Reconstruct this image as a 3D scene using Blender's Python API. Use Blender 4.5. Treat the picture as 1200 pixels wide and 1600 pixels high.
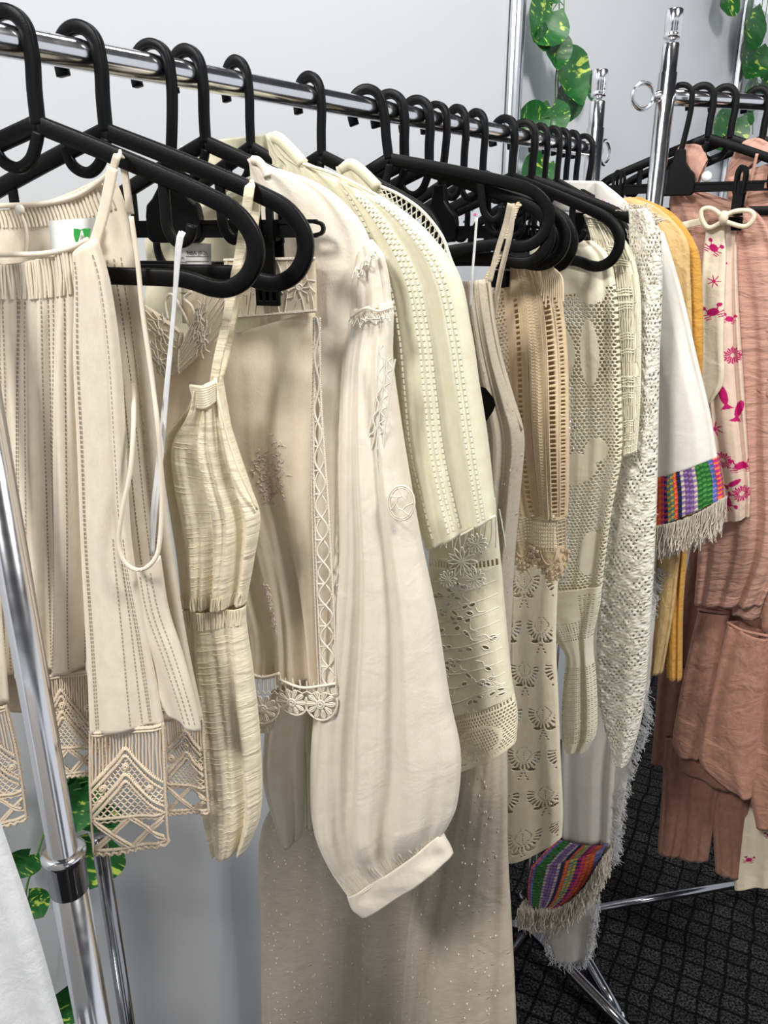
import bpy, math, random
import numpy as np
from mathutils import Vector, Matrix

for o in list(bpy.data.objects): bpy.data.objects.remove(o)
SC = bpy.context.scene; COL = SC.collection
rng = random.Random(7); nrg = np.random.RandomState(7)

# ---------------------------------------------------------------- camera, light, exposure
PITCH = math.radians(19.5); CZ = 1.72; F = 1200.0
CP, SP = math.cos(PITCH), math.sin(PITCH)
cam = bpy.data.cameras.new('camera'); cam.sensor_fit = 'VERTICAL'; cam.sensor_height = 32.0; cam.lens = 24.0
cam.clip_start = .02; cam.clip_end = 60
co = bpy.data.objects.new('camera', cam); COL.objects.link(co)
co.location = (0, 0, CZ); co.rotation_euler = (math.radians(90) - PITCH, 0, 0); SC.camera = co

def lin(r, g, b):
    f = lambda c: (c / 255 / 12.92) if c / 255 <= .04045 else ((c / 255 + .055) / 1.055) ** 2.4
    return (f(r), f(g), f(b), 1)

w = bpy.data.worlds.new('world'); SC.world = w; w.use_nodes = True
w.node_tree.nodes['Background'].inputs[0].default_value = lin(232, 236, 243)
w.node_tree.nodes['Background'].inputs[1].default_value = 0.78

def area(name, loc, target, sx, sy, power, col=(1, 1, 1)):
    l = bpy.data.lights.new(name, 'AREA'); l.shape = 'RECTANGLE'; l.size = sx; l.size_y = sy; l.energy = power; l.color = col
    o = bpy.data.objects.new(name, l); COL.objects.link(o); o.location = loc
    o.rotation_euler = (Vector(target) - Vector(loc)).to_track_quat('-Z', 'Y').to_euler(); return o
area('hall_light', (-1.3, -.9, 3.5), (0, 1.1, 1.2), .5, .5, 66, (1, .975, .94))
area('hall_light', (1.3, -.2, 3.5), (.4, 1.4, 1.2), .5, .5, 52, (1, .975, .93))
area('hall_light', (.15, 1.25, 3.6), (.1, 1.3, 1), 1.2, .25, 14, (1, 1, 1))

vs = SC.view_settings; vs.view_transform = 'Standard'; vs.look = 'None'; vs.gamma = 1; vs.use_curve_mapping = False; vs.exposure = 0.3

# ---------------------------------------------------------------- pixel <-> world
def ray(x, y):
    a = (x - 600) / F; b = (800 - y) / F
    return np.array([a, CP + b * SP, b * CP - SP])
CAM = np.array([0, 0, CZ])
def at(x, y, Z): return CAM + ray(x, y) * Z
def rail(x): return at(x, 62 + .187 * x, .6 * 1654 / (1674 - x))
R2A = at(1040, 152, 1.25); YAW2 = math.radians(74); R2D = np.array([math.sin(YAW2), math.cos(YAW2), 0])
def rail2(x):
    # point of the second rail seen at column x
    best = min(np.linspace(-.1, 1.2, 1300), key=lambda t: abs(600 + F * (R2A + R2D * t)[0] / (((R2A + R2D * t)[1]) * CP - ((R2A + R2D * t)[2] - CZ) * SP) - x))
    return R2A + R2D * best

# ---------------------------------------------------------------- object helpers
def link(name, verts, faces, mat=None, parent=None, smooth=True, uvs=None, cols=None, loc=None):
    me = bpy.data.meshes.new(name)
    verts = np.asarray(verts, dtype=np.float32)
    if loc is not None: verts = verts - np.asarray(loc, dtype=np.float32)
    if isinstance(faces, np.ndarray):
        n = len(faces); k = faces.shape[1]
        me.vertices.add(len(verts)); me.vertices.foreach_set('co', verts.ravel())
        me.loops.add(n * k); me.loops.foreach_set('vertex_index', faces.astype(np.int32).ravel())
        me.polygons.add(n); me.polygons.foreach_set('loop_start', np.arange(0, n * k, k, dtype=np.int32))
        me.polygons.foreach_set('loop_total', np.full(n, k, dtype=np.int32))
        me.update(calc_edges=True)
    else:
        me.from_pydata([tuple(map(float, v)) for v in verts], [], [tuple(map(int, f)) for f in faces]); me.update()
    if smooth: me.polygons.foreach_set('use_smooth', [True] * len(me.polygons))
    li = np.empty(len(me.loops), dtype=np.int32); me.loops.foreach_get('vertex_index', li)
    if uvs is not None:
        ul = me.uv_layers.new(name='UVMap'); ul.data.foreach_set('uv', np.asarray(uvs, dtype=np.float32)[li].ravel())
    if cols is not None:
        ca = me.color_attributes.new(name='Col', type='FLOAT_COLOR', domain='POINT'); ca.data.foreach_set('color', np.asarray(cols, dtype=np.float32).ravel())
    if mat: me.materials.append(mat)
    o = bpy.data.objects.new(name, me); COL.objects.link(o)
    if loc is not None: o.location = tuple(map(float, loc))
    if parent is not None:
        o.parent = parent; o.matrix_parent_inverse = Matrix.Translation(-Vector(parent.location))
    return o
def tag(o, label=None, cat=None, group=None, kind=None):
    if label: o['label'] = label
    if cat: o['category'] = cat
    if group: o['group'] = group
    if kind: o['kind'] = kind
    return o
def thing(name, label, cat, loc, group=None):
    o = bpy.data.objects.new(name, None); COL.objects.link(o); o.location = tuple(map(float, loc)); o.empty_display_size = .05
    return tag(o, label, cat, group)
def solid(o, t=.001):
    m = o.modifiers.new('thickness', 'SOLIDIFY'); m.thickness = t; m.offset = 0; return o

class MB:
    def __init__(s): s.v = []; s.f = []; s.n = 0
    def add(s, v, f):
        v = np.asarray(v, float).reshape(-1, 3); s.v.append(v); s.f += [tuple(i + s.n for i in q) for q in f]; s.n += len(v); return s
    def build(s, name, mat, parent=None, smooth=True, loc=None): return link(name, np.vstack(s.v), s.f, mat, parent, smooth, loc=loc)

def catmull(P, n):
    P = np.asarray(P, float)
    if len(P) < 3:
        t = np.linspace(0, 1, n)[:, None]; return P[0] * (1 - t) + P[-1] * t
    E = np.vstack([2 * P[0] - P[1], P, 2 * P[-1] - P[-2]])
    d = np.concatenate([[0], np.cumsum(np.linalg.norm(np.diff(P, axis=0), axis=1))]); d /= d[-1]
    T = np.linspace(0, 1, n); i = np.clip(np.searchsorted(d, T, side='right') - 1, 0, len(P) - 2)
    t = ((T - d[i]) / np.maximum(d[i + 1] - d[i], 1e-9))[:, None]
    a, b, c, e = E[i], E[i + 1], E[i + 2], E[i + 3]
    return .5 * (2 * b + (c - a) * t + (2 * a - 5 * b + 4 * c - e) * t ** 2 + (3 * b - a - 3 * c + e) * t ** 3)

def tube(P, r, k=6, ref=None, ry=None, cap=True):
    """tube along P; r radius or array; ref = reference normal; ry = second half-size (flat section)"""
    P = np.asarray(P, float); n = len(P); T = np.gradient(P, axis=0); T /= np.maximum(np.linalg.norm(T, axis=1, keepdims=True), 1e-9)
    if ref is None: ref = np.array([.13, .21, .97]) if abs(T[:, 2]).mean() < .8 else np.array([.9, .3, .1])
    A = np.cross(T, ref); A /= np.maximum(np.linalg.norm(A, axis=1, keepdims=True), 1e-9); B = np.cross(A, T)
    r = np.broadcast_to(np.asarray(r, float), (n,)); ry_ = r if ry is None else np.broadcast_to(np.asarray(ry, float), (n,))
    a = np.arange(k) / k * 2 * math.pi + math.pi / k
    ca, sa = np.cos(a), np.sin(a)
    if ry is not None and k >= 8: ca = np.sign(ca) * np.abs(ca) ** .4; sa = np.sign(sa) * np.abs(sa) ** .4
    V = P[:, None, :] + A[:, None, :] * (ca[None, :, None] * r[:, None, None]) + B[:, None, :] * (sa[None, :, None] * ry_[:, None, None])
    f = []
    for i in range(n - 1):
        for j in range(k):
            j2 = (j + 1) % k; f.append((i * k + j, i * k + j2, (i + 1) * k + j2, (i + 1) * k + j))
    if cap: f.append(tuple(range(k - 1, -1, -1))); f.append(tuple(range((n - 1) * k, n * k)))
    return V.reshape(-1, 3), f

def strands(name, lines, r, mat, parent, k=4, kind='stuff'):
    """many thin threads joined into one mesh (numpy-fast, all quads)"""
    VV = []; FF = []; base = 0
    a = np.arange(k) / k * 2 * math.pi
    for L in lines:
        rr = r
        if isinstance(L, tuple): L, rr = L
        P = np.asarray(L, float); n = len(P)
        if n < 2: continue
        T = np.gradient(P, axis=0); T /= np.maximum(np.linalg.norm(T, axis=1, keepdims=True), 1e-9)
        ref = np.array([.31, -.9, .3]); A = np.cross(T, ref); A /= np.maximum(np.linalg.norm(A, axis=1, keepdims=True), 1e-6); B = np.cross(A, T)
        V = P[:, None, :] + rr * (A[:, None, :] * np.cos(a)[None, :, None] + B[:, None, :] * np.sin(a)[None, :, None])
        VV.append(V.reshape(-1, 3)); i, j = np.meshgrid(np.arange(n - 1), np.arange(k), indexing='ij'); i = i.ravel(); j = j.ravel(); j2 = (j + 1) % k
        FF.append(np.stack([i * k + j, i * k + j2, (i + 1) * k + j2, (i + 1) * k + j], 1) + base); base += n * k
    if not VV: return None
    o = link(name, np.vstack(VV), np.vstack(FF), mat, parent)
    if kind: o['kind'] = kind
    return o

def box(cx, cy, cz, sx, sy, sz):
    v = [(cx + i * sx / 2, cy + j * sy / 2, cz + k * sz / 2) for i in (-1, 1) for j in (-1, 1) for k in (-1, 1)]
    return v, [(0, 1, 3, 2), (4, 6, 7, 5), (0, 4, 5, 1), (2, 3, 7, 6), (0, 2, 6, 4), (1, 5, 7, 3)]
def bevel(o, wdt=.001, seg=2):
    m = o.modifiers.new('bevel', 'BEVEL'); m.width = wdt; m.segments = seg; m.limit_method = 'ANGLE'; return o

# ---------------------------------------------------------------- materials
def newmat(name):
    m = bpy.data.materials.new(name); m.use_nodes = True; nt = m.node_tree; b = nt.nodes['Principled BSDF']; return m, nt, b
def nd(nt, t, **kw):
    n = nt.nodes.new(t)
    for k, v in kw.items(): setattr(n, k, v)
    return n
def plain(name, col, rough=.5, metal=0, spec=.5, bump=0, bscale=200):
    m, nt, b = newmat(name); b.inputs['Base Color'].default_value = col; b.inputs['Roughness'].default_value = rough; b.inputs['Metallic'].default_value = metal
    b.inputs['Specular IOR Level'].default_value = spec
    tc = nd(nt, 'ShaderNodeTexCoord'); n = nd(nt, 'ShaderNodeTexNoise'); n.inputs['Scale'].default_value = bscale; nt.links.new(tc.outputs['Object'], n.inputs['Vector'])
    mr = nd(nt, 'ShaderNodeMapRange'); mr.inputs[3].default_value = max(0, rough - .06); mr.inputs[4].default_value = min(1, rough + .06)
    nt.links.new(n.outputs[0], mr.inputs[0]); nt.links.new(mr.outputs[0], b.inputs['Roughness'])
    if bump:
        bp = nd(nt, 'ShaderNodeBump'); bp.inputs['Strength'].default_value = bump; bp.inputs['Distance'].default_value = .001
        nt.links.new(n.outputs[0], bp.inputs['Height']); nt.links.new(bp.outputs[0], b.inputs['Normal'])
    return m
def cloth(name, col, col2=None, weave=900, slub=0, crinkle=.25, cscale=18, trans=.22, rough=.85, sheen=.15, vcol=False, knit=0, dots=0, aspect=(1, 1, 1), metal=0):
    """woven cloth; UV is in metres"""
    m, nt, b = newmat(name); L = nt.links.new
    b.inputs['Roughness'].default_value = rough; b.inputs['Specular IOR Level'].default_value = .25; b.inputs['Sheen Weight'].default_value = sheen
    uv = nd(nt, 'ShaderNodeUVMap'); mp = nd(nt, 'ShaderNodeMapping'); mp.inputs['Scale'].default_value = aspect; L(uv.outputs[0], mp.inputs[0])
    base = nd(nt, 'ShaderNodeMixRGB'); base.inputs[1].default_value = col; base.inputs[2].default_value = col2 or tuple(c * .86 for c in col[:3]) + (1,)
    n1 = nd(nt, 'ShaderNodeTexNoise'); n1.inputs['Scale'].default_value = 60; n1.inputs['Detail'].default_value = 6; mp1 = nd(nt, 'ShaderNodeMapping')
    mp1.inputs['Scale'].default_value = (1, 6, 1) if slub else (2, 1, 1); L(uv.outputs[0], mp1.inputs[0]); L(mp1.outputs[0], n1.inputs['Vector'])
    rp = nd(nt, 'ShaderNodeMapRange'); rp.inputs[1].default_value = .35; rp.inputs[2].default_value = .75; L(n1.outputs[0], rp.inputs[0]); L(rp.outputs[0], base.inputs[0])
    colout = base.outputs[0]
    if vcol:
        at_ = nd(nt, 'ShaderNodeAttribute'); at_.attribute_name = 'Col'; mx = nd(nt, 'ShaderNodeMixRGB', blend_type='MULTIPLY'); mx.inputs[0].default_value = 1
        L(at_.outputs['Color'], mx.inputs[1]); L(base.outputs[0], mx.inputs[2]); colout = mx.outputs[0]
    L(colout, b.inputs['Base Color'])
    # relief: weave + crinkle (+ knit)
    h = nd(nt, 'ShaderNodeTexNoise'); h.inputs['Scale'].default_value = cscale; h.inputs['Detail'].default_value = 5; h.inputs['Distortion'].default_value = .6; L(mp.outputs[0], h.inputs['Vector'])
    wv = nd(nt, 'ShaderNodeTexNoise'); wv.inputs['Scale'].default_value = weave; mw = nd(nt, 'ShaderNodeMapping'); mw.inputs['Scale'].default_value = (1, .35, 1); L(uv.outputs[0], mw.inputs[0]); L(mw.outputs[0], wv.inputs['Vector'])
    b1 = nd(nt, 'ShaderNodeBump'); b1.inputs['Strength'].default_value = crinkle; b1.inputs['Distance'].default_value = .012; L(h.outputs[0], b1.inputs['Height'])
    b2 = nd(nt, 'ShaderNodeBump'); b2.inputs['Strength'].default_value = .35; b2.inputs['Distance'].default_value = .0008; L(wv.outputs[0], b2.inputs['Height']); L(b1.outputs[0], b2.inputs['Normal'])
    last = b2
    if knit or dots:
        vo = nd(nt, 'ShaderNodeTexVoronoi'); vo.inputs['Scale'].default_value = knit or dots; L(uv.outputs[0], vo.inputs['Vector'])
        mr = nd(nt, 'ShaderNodeMapRange'); mr.inputs[1].default_value = 0; mr.inputs[2].default_value = .6 if knit else .16; mr.inputs[3].default_value = 1; mr.inputs[4].default_value = 0; L(vo.outputs['Distance'], mr.inputs[0])
        b3 = nd(nt, 'ShaderNodeBump'); b3.inputs['Strength'].default_value = .9; b3.inputs['Distance'].default_value = .0022 if knit else .0012; L(mr.outputs[0], b3.inputs['Height']); L(last.outputs[0], b3.inputs['Normal']); last = b3
    L(last.outputs[0], b.inputs['Normal'])
    if trans:
        tr = nd(nt, 'ShaderNodeBsdfTranslucent'); L(colout, tr.inputs[0]); mx = nd(nt, 'ShaderNodeMixShader'); mx.inputs[0].default_value = trans
        out = nt.nodes['Material Output']; L(b.outputs[0], mx.inputs[1]); L(tr.outputs[0], mx.inputs[2]); L(mx.outputs[0], out.inputs[0])
    return m

M = {}
M['black'] = plain('black_plastic', (.0022, .0022, .0024, 1), .42, 0, .16, .12, 900)
M['chrome'] = plain('chrome', (.74, .74, .76, 1), .17, 1, .5, 0, 60)
M['alu'] = plain('aluminium', (.55, .57, .6, 1), .32, 1, .5, 0, 30)
M['dark_metal'] = plain('dark_chrome', (.32, .32, .34, 1), .16, 1)
M['white_paper'] = plain('white_paper', lin(240, 240, 238), .7)
M['ink'] = plain('ink', (.02, .02, .03, 1), .6)
M['green_ink'] = plain('green_ink', lin(40, 150, 60), .5)
M['pearl'] = plain('pearl', lin(236, 228, 214), .2, 0, .8)
M['satin_ribbon'] = cloth('white_satin', lin(244, 244, 244), weave=1500, crinkle=.05, rough=.35, sheen=0)

# ---------------------------------------------------------------- setting
RD = np.array([math.sin(math.radians(40.2)), math.cos(math.radians(40.2)), 0]); NW = np.array([-RD[1], RD[0], 0])   # along the rail / away from camera
WP = 1.03
def wallpt(s, z=0, off=0): return NW * (WP + off) + RD * s + np.array([0, 0, z])
def wall_s(px, py):
    r = ray(px, py); k = WP / (r @ NW); q = r * k; return q @ RD, CZ + q[2]
m, nt, b = newmat('white_panel'); b.inputs['Base Color'].default_value = lin(206, 209, 213); b.inputs['Roughness'].default_value = .33; b.inputs['Specular IOR Level'].default_value = .4
tc = nd(nt, 'ShaderNodeTexCoord'); n = nd(nt, 'ShaderNodeTexNoise'); n.inputs['Scale'].default_value = 2.2; nt.links.new(tc.outputs['Object'], n.inputs[0])
bp = nd(nt, 'ShaderNodeBump'); bp.inputs['Strength'].default_value = .12; bp.inputs['Distance'].default_value = .02; nt.links.new(n.outputs[0], bp.inputs['Height']); nt.links.new(bp.outputs[0], b.inputs['Normal'])
M['panel'] = m
def wall_box(name, s0, s1, z0, z1, t, mat, off=0):
    v = [wallpt(s, z, o) for s in (s0, s1) for o in (off, off + t) for z in (z0, z1)]
    o = link(name, v, [(0, 1, 3, 2), (4, 6, 7, 5), (0, 4, 5, 1), (2, 3, 7, 6), (0, 2, 6, 4), (1, 5, 7, 3)], mat, smooth=False); return tag(o, kind='structure')
sA = wall_s(801, 40)[0]; sB = wall_s(1157, 60)[0]
wall_box('wall_left', -1.6, sA, 0, 2.5, .02, M['panel'])
wall_box('wall_center', sA, sB, 0, 2.5, .02, M['panel'], .006)
wall_box('wall_right', sB, sB + 2.4, 0, 2.5, .02, M['panel'], .0)
def profile_post(name, s):
    # aluminium exhibition upright with grooves
    mb = MB(); pr = []
    R = .021
    for i in range(8):
        a0 = math.pi / 8 + i * math.pi / 4
        for da, rr in ((-.22, R), (.10, R), (.12, R * .72), (.26, R * .72), (.28, R)): pr.append((math.cos(a0 + da) * rr, math.sin(a0 + da) * rr))
    k = len(pr); V = []
    for z in (0, 2.52):
        c = wallpt(s, z, -.008)
        for a, b_ in pr: V.append(c + RD * a + NW * b_)
    mb.add(V, [(i, (i + 1) % k, k + (i + 1) % k, k + i) for i in range(k)] + [tuple(range(k, 2 * k))])
    return tag(mb.build(name, M['alu'], smooth=False), kind='structure')
profile_post('trim_1', sA); profile_post('trim_2', sB)

m, nt, b = newmat('carpet'); L = nt.links.new; tc = nd(nt, 'ShaderNodeTexCoord'); mp = nd(nt, 'ShaderNodeMapping'); mp.inputs['Rotation'].default_value = (0, 0, math.radians(28)); L(tc.outputs['Object'], mp.inputs[0])
br = nd(nt, 'ShaderNodeTexBrick'); br.offset = .0; br.inputs['Scale'].default_value = 1; br.inputs['Mortar Size'].default_value = .005; br.inputs['Mortar Smooth'].default_value = .6; br.inputs['Brick Width'].default_value = .05; br.inputs['Row Height'].default_value = .046
br.inputs['Color1'].default_value = (.0062, .006, .0062, 1); br.inputs['Color2'].default_value = (.011, .0105, .0105, 1); br.inputs['Mortar'].default_value = (.0012, .0012, .0012, 1)
nz = nd(nt, 'ShaderNodeTexNoise'); nz.inputs['Scale'].default_value = 9; nz.inputs['Detail'].default_value = 4; L(mp.outputs[0], nz.inputs[0])
ds = nd(nt, 'ShaderNodeMixRGB', blend_type='ADD'); ds.inputs[0].default_value = .03; L(mp.outputs[0], ds.inputs[1]); L(nz.outputs[1], ds.inputs[2]); L(ds.outputs[0], br.inputs['Vector'])
n2 = nd(nt, 'ShaderNodeTexNoise'); n2.inputs['Scale'].default_value = 190; n2.inputs['Detail'].default_value = 2; L(tc.outputs['Object'], n2.inputs[0])
mr = nd(nt, 'ShaderNodeMapRange'); mr.inputs[1].default_value = .4; mr.inputs[2].default_value = .68; mr.inputs[3].default_value = .35; mr.inputs[4].default_value = 6.5; L(n2.outputs[0], mr.inputs[0])
mx = nd(nt, 'ShaderNodeMixRGB', blend_type='MULTIPLY'); mx.inputs[0].default_value = 1; L(br.outputs[0], mx.inputs[1]); L(mr.outputs[0], mx.inputs[2]); L(mx.outputs[0], b.inputs['Base Color'])
b.inputs['Roughness'].default_value = .95; b.inputs['Specular IOR Level'].default_value = .1
bp = nd(nt, 'ShaderNodeBump'); bp.inputs['Strength'].default_value = 1; bp.inputs['Distance'].default_value = .004; L(n2.outputs[0], bp.inputs['Height']); L(bp.outputs[0], b.inputs['Normal'])
tag(link('floor', [(-4, -3, 0), (5, -3, 0), (5, 5, 0), (-4, 5, 0)], [(0, 1, 2, 3)], m, smooth=False), kind='structure')

# unseen hall: dark ceiling above, and slabs added behind for dark reflections in the chrome
hall_dark = plain('hall_ceiling_paint', (.05, .05, .055, 1), .9); added_mat = plain('added_wall_grey', (.26, .255, .25, 1), .9)
tag(link('ceiling', [(-7, -7, 5), (7, -7, 5), (7, 7, 5), (-7, 7, 5)], [(0, 3, 2, 1)], hall_dark, smooth=False), kind='structure')
def wslab(name, x0, x1, y, z1, mat):
    v, f = box((x0 + x1) / 2, y, z1 / 2, x1 - x0, .05, z1); tag(link(name, v, f, mat, smooth=False), kind='structure')
wslab('wall_added', -3.2, -.9, -2.4, 2.5, added_mat); wslab('wall_added', .2, 1.4, -2.4, 2.5, added_mat); wslab('wall_added', 2.2, 4.6, -2.4, 2.5, added_mat)  # added slabs with gaps, out of view, so the chrome reflects dark bands

# ---------------------------------------------------------------- clothes racks
def straight(p, q, n=2): return [np.asarray(p) + (np.asarray(q) - np.asarray(p)) * i / (n - 1) for i in range(n)]
def ring(mb, c, axis, R, r):
    axis = np.asarray(axis, float); axis /= np.linalg.norm(axis); u = np.cross(axis, (0, 0, 1)); u /= np.linalg.norm(u); v = np.cross(u, axis)
    n, k = 40, 10; V = []; Fc = []
    for i in range(n):
        a = i / n * 2 * math.pi; d = u * math.cos(a) + v * math.sin(a)
        for j in range(k):
            b_ = j / k * 2 * math.pi; V.append(c + d * (R + r * math.cos(b_)) + axis * r * math.sin(b_))
            Fc.append((i * k + j, i * k + (j + 1) % k, ((i + 1) % n) * k + (j + 1) % k, ((i + 1) % n) * k + j))
    mb.add(V, Fc)
def lathe(mb, base, prof, k=24):
    V = []; n = len(prof)
    for z, r in prof:
        for j in range(k): a = j / k * 2 * math.pi; V.append((base[0] + r * math.cos(a), base[1] + r * math.sin(a), base[2] + z))
    mb.add(V, [(i * k + j, i * k + (j + 1) % k, (i + 1) * k + (j + 1) % k, (i + 1) * k + j) for i in range(n - 1) for j in range(k)] + [tuple(range((n - 1) * k, n * k))])
def post(parent, p, top, with_ring=None, collar_z=None):
    p = np.asarray(p); zr = p[2]
    mb = MB(); lathe(mb, (p[0], p[1], 0), [(.16, .0145), (zr + .035, .0145), (zr + .0352, .0128), (zr + .075, .0128), (zr + .077, .011)]); mb.build('upright', M['chrome'], parent)
    mb = MB(); z = zr + .077
    lathe(mb, (p[0], p[1], z), [(0, .007), (.006, .0072), (.0062, .0128), (.010, .0132), (.012, .0125), (.016, .0125), (.018, .0132), (.022, .0125), (.024, .0132), (.045, .0132), (.0465, .0118)]); mb.build('end_cap', M['chrome'], parent)
    if with_ring is not None:
        mb = MB(); d = np.asarray(with_ring, float); c = p + d * .034
        mb.add(*tube(straight(p + d * .010, p + d * .020, 2), .009, 12, (0, 0, 1))); ring(mb, p + d * .042, np.cross(d, (0, 0, 1)), .019, .0036); mb.build('ring_knob', M['chrome'], parent)
    if collar_z:
        mb = MB(); lathe(mb, (p[0], p[1], collar_z), [(-.03, .0145), (-.03, .0195), (.012, .0205), (.013, .0225), (.021, .0225), (.022, .0145)]); mb.build('height_collar', M['chrome'], parent)
        mb = MB(); lathe(mb, (p[0], p[1], 0), [(.02, .0185), (collar_z - .03, .0185)]); mb.build('lower_tube', M['chrome'], parent)

nearp = rail(-128); farp = rail(928)
rk = thing('garment_rack', 'long chrome garment rack carrying the cream and white clothes', 'clothes rack', (nearp[0], nearp[1], 0))
mb = MB(); mb.add(*tube(straight(nearp, farp, 30), .012, 24)); mb.build('rail', M['chrome'], rk)
post(rk, farp, 1, RD)
post(rk, nearp, 1, None, collar_z=1.72 - 0.62)
# second tube next to the near upright and feet
q = nearp + RD * .045 + NW * .012
mb = MB(); mb.add(*tube(straight((q[0], q[1], .05), (q[0], q[1], 1.10), 3), .0085, 12)); mb.build('side_tube', M['dark_metal'], rk)
def leg(parent, p, q, r=.014, mat='dark_metal'):
    mb = MB(); mb.add(*tube(straight(p, q, 4), r, 14)); o = mb.build('leg', M[mat], parent)
    mb = MB(); e = np.asarray(q); lathe(mb, (e[0], e[1], 0), [(0, .012), (.004, .018), (.02, .018), (.028, .008)]); mb.build('foot_cap', M['chrome'], o)
fp = np.array([farp[0], farp[1], .10])
def floor_at(px, py, z=.02):
    r = ray(px, py); k = (z - CZ) / r[2]; return CAM + r * k
leg(rk, fp, floor_at(1010, 1640)); leg(rk, fp, floor_at(765, 1440)); 
hb = np.array([farp[0], farp[1], .07])
leg(rk, floor_at(900, 1470, .05), floor_at(966, 1585))
npb = np.array([nearp[0], nearp[1], .10])
leg(rk, npb, npb + NW * .24 + np.array([0, 0, -.08])); leg(rk, npb, npb - NW * .3 + np.array([0, 0, -.08]))
mb = MB(); mb.add(*tube(straight((nearp[0], nearp[1], .09), (farp[0], farp[1], .09)), .011, 12)); mb.build('lower_rail', M['dark_metal'], rk)

r2a = R2A; r2b = R2A + R2D * 1.15
rk2 = thing('garment_rack', 'second chrome garment rack behind, carrying the pink clothes', 'clothes rack', (r2a[0], r2a[1], 0))
mb = MB(); mb.add(*tube(straight(r2a, r2b, 20), .012, 24)); mb.build('rail', M['chrome'], rk2)
post(rk2, r2a, 1, -R2D)
post(rk2, r2b, 1, None)
b0 = np.array([r2a[0], r2a[1], .14]); b1 = np.array([r2b[0], r2b[1], .14])
mb = MB(); mb.add(*tube(straight(floor_at(860, 1432, .14), floor_at(1230, 1368, .14)), .010, 12)); mb.build('lower_rail', M['dark_metal'], rk2)
nn2 = np.array([-R2D[1], R2D[0], 0])
for pp in (b0, b1): leg(rk2, pp, pp + nn2 * .25 + np.array([0, 0, -.12]))
leg(rk2, b1, b1 - nn2 * .25 + np.array([0, 0, -.12]))

# ---------------------------------------------------------------- hangers
def sweep2(mb, pts, wdt, thk, n=40, y=0):
    P = catmull([(s, 0, h) for s, h in pts], n); P[:, 1] += y
    V, f = tube(P, wdt / 2, 8, (0, 1, 0), thk / 2); mb.add(V, f)
def arc(cx, cz, r, a0, a1, n=10): return [(cx + r * math.cos(math.radians(a)), cz + r * math.sin(math.radians(a))) for a in np.linspace(a0, a1, n)]
SX = .0175
def make_tube_hanger():
    root = thing('hanger', '', 'hanger', (0, 0, 0))
    mb = MB(); sweep2(mb, [(-.0178, -.0165), (-.0188, -.009)] + arc(0, 0, .0185, 180, 0, 12) + [(.0195, -.015), (SX + .0005, -.035), (SX, -.060)], .0112, .0078, 60); mb.build('hook', M['black'], root)
    mb = MB()
    half = [(0, -.0600), (.05, -.0775), (.10, -.096), (.142, -.1125), (.163, -.1235), (.1765, -.140), (.1785, -.157), (.170, -.173), (.155, -.1815), (.140, -.1815), (.122, -.1765), (.10, -.1745), (0, -.1745)]
    sweep2(mb, [(SX + a, b_) for a, b_ in half], .0145, .0072, 90); sweep2(mb, [(SX - a, b_) for a, b_ in half], .0145, .0072, 90)
    mb.build('frame', M['black'], root)
    for s in (1, -1):
        mb = MB(); sweep2(mb, [(SX + s * a, b_) for a, b_ in [(.104, -.098), (.104, -.12), (.105, -.137), (.113, -.147), (.123, -.143), (.126, -.133)]], .0088, .005, 26); mb.build('strap_hook', M['black'], root)
    mb = MB(); sweep2(mb, [(SX, -.0655), (SX - .003, -.074), (SX - .010, -.086), (SX - .022, -.092), (SX - .036, -.086), (SX - .043, -.070)], .0095, .0055, 30, -.001); mb.build('cascade_hook', M['black'], root)
    return root
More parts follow.
